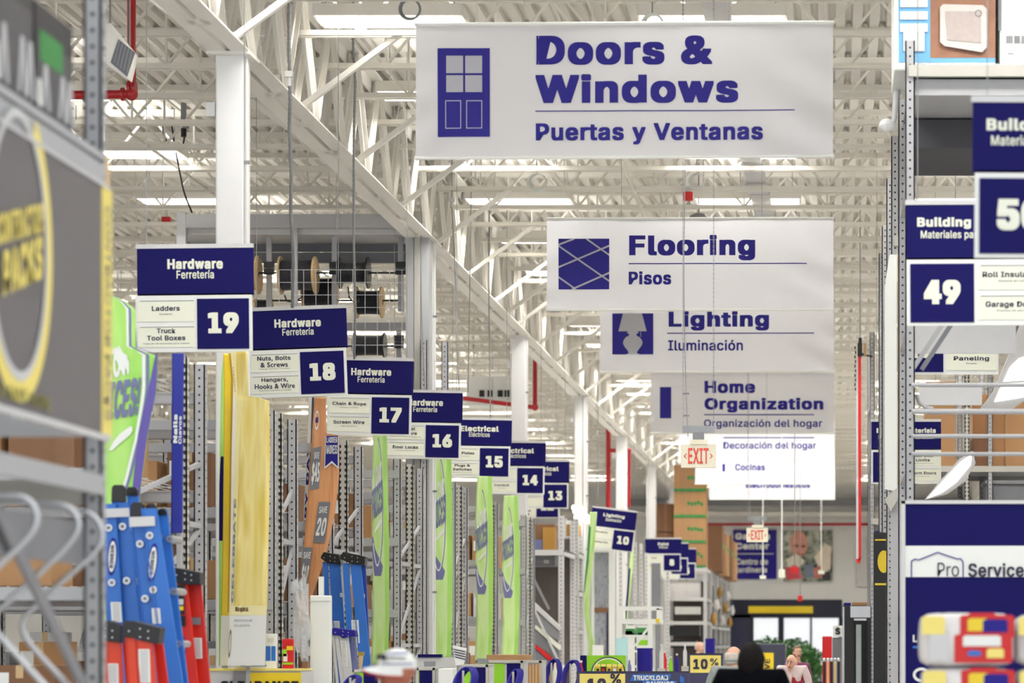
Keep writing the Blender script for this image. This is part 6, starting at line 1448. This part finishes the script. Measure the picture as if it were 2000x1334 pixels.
def person(label, z, px, top_py, face, shirt, pants, hair, skin='skin', cap=False, vest=None, stoop=0, bald=False, H=None, wide=1.0, glasses=False, collar=None, drop=0, hk=1.1):
    top = wz(top_py, z); s = (top+drop)/1.78; x = wx(px, z)
    t = thing('person', label, 'person', (x, z, 0)); t.rotation_euler = (0, 0, math.radians(face))
    M_ = lambda k: M[k] if isinstance(k, str) else k
    def N(x_, y, zz, r, r2=None): return (x_*s, (y-stoop*max(0, zz-1))*s, zz*s, r*s*(wide if r > .1 else 1), (r2 or r)*s*(wide if r > .1 else 1))
    arm = lambda q, g: [N(q*.19, .0, 1.42, .062+g), N(q*.235, .02, 1.27, .052+g), N(q*.26, .04, 1.13, .043+g), N(q*.265, -.01, 1.0, .038+g), N(q*.265, -.06, .87, .028+g)]
    torso = lambda g: [N(0, 0, .95, .145+g, .11+g), N(0, 0, 1.08, .13+g, .1+g), N(0, 0, 1.22, .145+g, .11+g), N(0, 0, 1.35, .15+g, .11+g), N(0, .01, 1.45, .09+g, .075+g)]
    # body: torso, neck, arms, legs in one surface
    nodes = torso(-.012)+[N(0, .005, 1.53-drop*.3, .058), N(0, -.01, 1.6-drop, .055)]
    edges = [(0,1),(1,2),(2,3),(3,4),(4,5),(5,6)]
    for q in (-1, 1):
        b = len(nodes); nodes += arm(q, -.006); edges += [(3, b)]+[(b+i, b+i+1) for i in range(4)]
        b = len(nodes); nodes += [N(q*.1, 0, .88, .085), N(q*.11, -.01, .5, .055), N(q*.11, .01, .3, .052), N(q*.11, .03, .09, .038), N(q*.12, -.08, .04, .035), N(q*.125, -.15, .03, .028)]; edges += [(0, b)]+[(b+i, b+i+1) for i in range(5)]
    body = skin_obj(nodes, edges, 'body', None, t)
    # hands: palm, four fingers, thumb
    for q in (-1, 1):
        hx, hy, hz = q*.265*s, (-.06)*s, .83*s
        body.ell((hx, hy-.008*s, hz-.02*s), (.018*s, .042*s, .05*s), 10, 8)
        for k, L in enumerate((.062, .072, .068, .052)):
            yy = hy+(-.035+.022*k)*s; z0 = hz-.06*s
            body.tube([(hx, yy, z0+.02*s), (hx-q*.004*s, yy, z0-L*.35*s), (hx-q*.014*s, yy, z0-L*.7*s), (hx-q*.026*s, yy, z0-L*s)], [.0095*s, .009*s, .008*s, .006*s], 7)
        body.tube([(hx, hy-.035*s, hz+.005*s), (hx-q*.012*s, hy-.06*s, hz-.025*s), (hx-q*.02*s, hy-.062*s, hz-.055*s)], [.012*s, .010*s, .007*s], 7)
    # head
    hc = Vector((0, (-.02-stoop*.7)*s, top-.118*s))
    def hf(u, p):
        lo = max(0, -u.z); fr = max(0, -u.y)
        p = Vector(p); p.x *= 1-.32*lo**1.6; p.y *= 1-.12*lo
        if u.y > 0: p.y *= 1-.28*lo
        if fr > .2: p.y += .006*s*math.cos(u.z*5)*fr
        return p
    body.ell(hc, (.077*s, .098*s, .118*s), 28, 20, fn=hf)
    F_ = hc+Vector((0, -.094*s, 0))
    body.tube([F_+Vector((0, .008*s, .01*s)), F_+Vector((0, -.008*s, -.018*s)), F_+Vector((0, -.017*s, -.035*s)), F_+Vector((0, .006*s, -.045*s))], [.008*s, .010*s, .014*s, .009*s], 10)
    for q in (-1, 1):
        body.ell(hc+Vector((q*.077*s, .012*s, -.008*s)), (.009*s, .02*s, .032*s), 10, 10)
        body.ell(hc+Vector((q*.029*s, -.084*s, .004*s)), (.014*s, .010*s, .008*s), 10, 8, m=1)
        body.ell(hc+Vector((q*.029*s, -.092*s, .004*s)), (.006*s, .004*s, .006*s), 8, 6, m=2)
        body.bar(hc+Vector((q*.015*s, -.094*s, .022*s)), hc+Vector((q*.045*s, -.084*s, .021*s)), .006*s, .006*s, m=2)
    body.ell(hc+Vector((0, -.088*s, -.062*s)), (.024*s, .008*s, .0055*s), 12, 6, m=3)
    body.ell(hc+Vector((0, -.086*s, -.069*s)), (.019*s, .008*s, .0055*s), 12, 6, m=3)
    body.ell(hc+Vector((0, -.072*s, -.1*s)), (.03*s, .02*s, .016*s), 12, 8)
    body.build('body', [M_(skin), M['white'], M['black'], mat('lips', (170,90,84) if skin == 'skin' else (130,64,54), .5)], t, smooth=True, local=True)
    # hair
    if hair and not cap:
        hm, kind = hair
        def hh(u, p):
            p = Vector(p); hl = .12 if kind == 'short' else .0
            if u.y < -.25 and u.z < .55: p *= .86
            elif u.z < (-.55 if kind == 'short' else -.75): p *= .86
            elif abs(u.x) > .8 and u.y < .1 and u.z < .1: p *= .9
            return p*(1+.03*math.sin(14*u.x+9*u.z)*math.sin(11*u.y+7*u.z))
        if kind == 'fringe':      # bald on top, thin hair round the sides
            def hh(u, p):
                p = Vector(p); return p*(1.0 if (u.z < .45 and u.z > -.5 and u.y > -.15) else .88)
        k = hk if kind != 'fringe' else 1.035
        MB().ell(hc+Vector((0, .006*s, .004*s)), (.077*k*s, .1*k*s, .118*k*s), 30, 22, fn=hh).build('hair', M_(hm), t, smooth=True, local=True)
        if kind == 'long': MB().ell(hc+Vector((0, .05*s, -.09*s)), (.09*s, .06*s, .16*s), 18, 14).build('hair', M_(hm), t, smooth=True, local=True)
    if cap:
        c0 = hc+Vector((0, 0, .03*s))
        def cf(u, p): p = Vector(p); return p if u.z > -.05 else Vector((p.x, p.y, -.012*s))
        m = MB().ell(c0, (.086*s, .108*s, .1*s), 28, 16, fn=cf); m.build('cap_crown', M['white'], t, smooth=True, local=True)
        pn = MB()
        for a0 in (-160, -106): 
            for i in range(6):
                a, b_ = math.radians(90+a0+i*9), math.radians(90+a0+i*9+9)
                for (e0, e1) in ((.1, .8), (.8, 1.45)):
                    P = lambda a, e: c0+Vector((.0875*s*math.cos(a)*math.cos(e), .1095*s*math.sin(a)*math.cos(e), .1015*s*math.sin(e)))
                    pn.quad([P(a, e0), P(b_, e0), P(b_, e1), P(a, e1)], 0 if a0 < 0 else 1)
        pn.build('cap_panel', [M['bblue'], M['orange']], t, local=True)
        bl = MB(); n = 12
        bw = Vector((0, 0, 0))
        for dz, mi in ((0, 0), (-.007, 1)):
            for i in range(n):
                a, b_ = [math.pi+math.pi*(k/n) for k in (i, i+1)]
                R0, R1 = (.084*s, .1*s), (.088*s, .2*s)
                P = lambda a, R, z_: c0+Vector((R[0]*math.cos(a), R[1]*math.sin(a), z_*s))
                q = [P(a, R0, .004+dz), P(b_, R0, .004+dz), P(b_, R1, -.04*abs(math.cos(b_))-.012+dz), P(a, R1, -.04*abs(math.cos(a))-.012+dz)]
                bl.quad(q, mi)
        bl.build('cap_bill', [M['white'], M['red']], t, local=True)
        for q in (-1, 1): MB().ell(c0+Vector((q*.036*s, -.092*s, .05*s)), (.034*s, .012*s, .02*s), 14, 10).build('sunglass_lens', mat('dark_lens', (20,26,36), .05), t, smooth=True, local=True)
        MB().tube([c0+Vector((-.09*s, .02*s, .045*s)), c0+Vector((-.06*s, -.09*s, .05*s)), c0+Vector((0, -.108*s, .052*s)), c0+Vector((.06*s, -.09*s, .05*s)), c0+Vector((.09*s, .02*s, .045*s))], .004*s, 6).build('sunglass_frame', M['black'], t, smooth=True, local=True)
    if glasses:
        for q in (-1, 1): MB().tube([hc+Vector((q*.031*s+.019*s*math.cos(a), -.104*s, .003*s+.014*s*math.sin(a))) for a in [2*math.pi*j/14 for j in range(15)]], .002*s, 5, cap=False).build('spectacle_rim', M['ink'], t, local=True)
    # clothes
    g = .014; nodes = torso(g)[:4]+[N(0, .01, 1.46, .085+g, .072+g)]; nodes[0] = N(0, 0, .9, .155, .12); edges = [(0,1),(1,2),(2,3),(3,4)]
    for q in (-1, 1): b = len(nodes); nodes += [N(q*.19, .0, 1.41, .07+g*.6)]+arm(q, g*.8)[1:]; edges += [(3, b)]+[(b+i, b+i+1) for i in range(4)]
    skin_obj(nodes, edges, 'shirt', None, t).build('shirt', M_(shirt), t, smooth=True, local=True)
    if collar:
        MB().tube([Vector((.068*s*math.cos(a), (.005-stoop*.5)*s+.07*s*math.sin(a), 1.525*s)) for a in [2*math.pi*j/20 for j in range(21)]], .018*s, 8, cap=False).build('collar', M_(collar), t, smooth=True, local=True)
    nodes = [N(0, 0, .97, .15, .118)]; edges = []
    for q in (-1, 1): b = len(nodes); nodes += [N(q*.1, 0, .85, .1), N(q*.11, -.01, .5, .072), N(q*.11, .03, .1, .062)]; edges += [(0, b), (b, b+1), (b+1, b+2)]
    skin_obj(nodes, edges, 'trousers', None, t).build('trousers', M_(pants), t, smooth=True, local=True)
    for q in (-1, 1): MB().ell((q*.12*s, -.05*s, .042*s), (.048*s, .135*s, .045*s), 16, 10).build('shoe', M['black'], t, smooth=True, local=True)
    if vest:
        nodes = [(n[0], n[1], n[2], n[3]+.012*s, n[4]+.012*s) for n in torso(g)[:4]]+[N(0, .02, 1.44, .085+g, .07+g)]; nodes[0] = N(0, 0, .92, .17, .135)
        for q in (-1, 1): nodes.append(N(q*.16, .01, 1.43, .07))
        skin_obj(nodes, [(0,1),(1,2),(2,3),(3,4),(3,5),(3,6)], 'vest', None, t).build('vest', M_(vest), t, smooth=True, local=True)
        MB().prism([(-.05*s, (1.46*s-drop*.8)), (.05*s, (1.46*s-drop*.8)), (.012*s, 1.1*s), (-.012*s, 1.1*s)], -.165*s-stoop*.3*s, -.12*s-stoop*.3*s).build('shirt_front', M_(shirt), t, local=True)
    return t
blk = mat('black_jacket', (10,11,16), .95, var=.2, scale=14, spec=.05); gry = mat('grey_knit', (150,158,156), .8, var=.08, scale=30, bump=.4, bscale=90)
pink = mat('pale_pink_shirt', (226,206,204), .7); vst = mat('red_vest', (176,24,44), .6); mag = mat('magenta_top', (136,62,110), .7); jeans = mat('jeans', (60,70,98), .8); khaki = mat('khaki', (150,138,112), .8)
dkhair = mat('dark_hair', (16,11,11), .7, spec=.15, var=.35, scale=30, bump=.8, bscale=60); ghair = mat('grey_hair', (196,186,176), .7, var=.1, scale=30); bhair = mat('brown_hair', (120,88,70), .6, var=.2, scale=20)
person('man in white cap with sunglasses on the brim, facing left', 13.6, 783, 1270, -62, mat('plain_tee', (90,94,104), .8), jeans, None, 'skin2', cap=True)
person('person with thick dark hair and black jacket seen from behind', 18.3, 1467, 1262, 172, blk, jeans, (dkhair, 'short'), 'skin2', collar=blk, drop=.17, hk=1.2, wide=1.1)
person('balding man in a grey sweater seen from behind, left of the dark-haired person', 25.5, 1431, 1263, 150, gry, khaki, (ghair, 'fringe'), 'skin', collar=gry, drop=.13)
person('bald man in a red vest over a pale pink shirt, facing the camera', 37, 1548, 1279, -18, pink, khaki, (ghair, 'fringe'), 'skin', vest=vst, glasses=True, stoop=.05, drop=.15)
person('woman with long brown hair in a magenta top behind the red-vested man', 46, 1557, 1262, 20, mag, jeans, (bhair, 'long'), 'skin')
person('distant bald person left of the small blue drum', 57, 1364, 1254, 60, mat('white_top', (214,210,206), .8), jeans, (ghair, 'fringe'), 'skin')
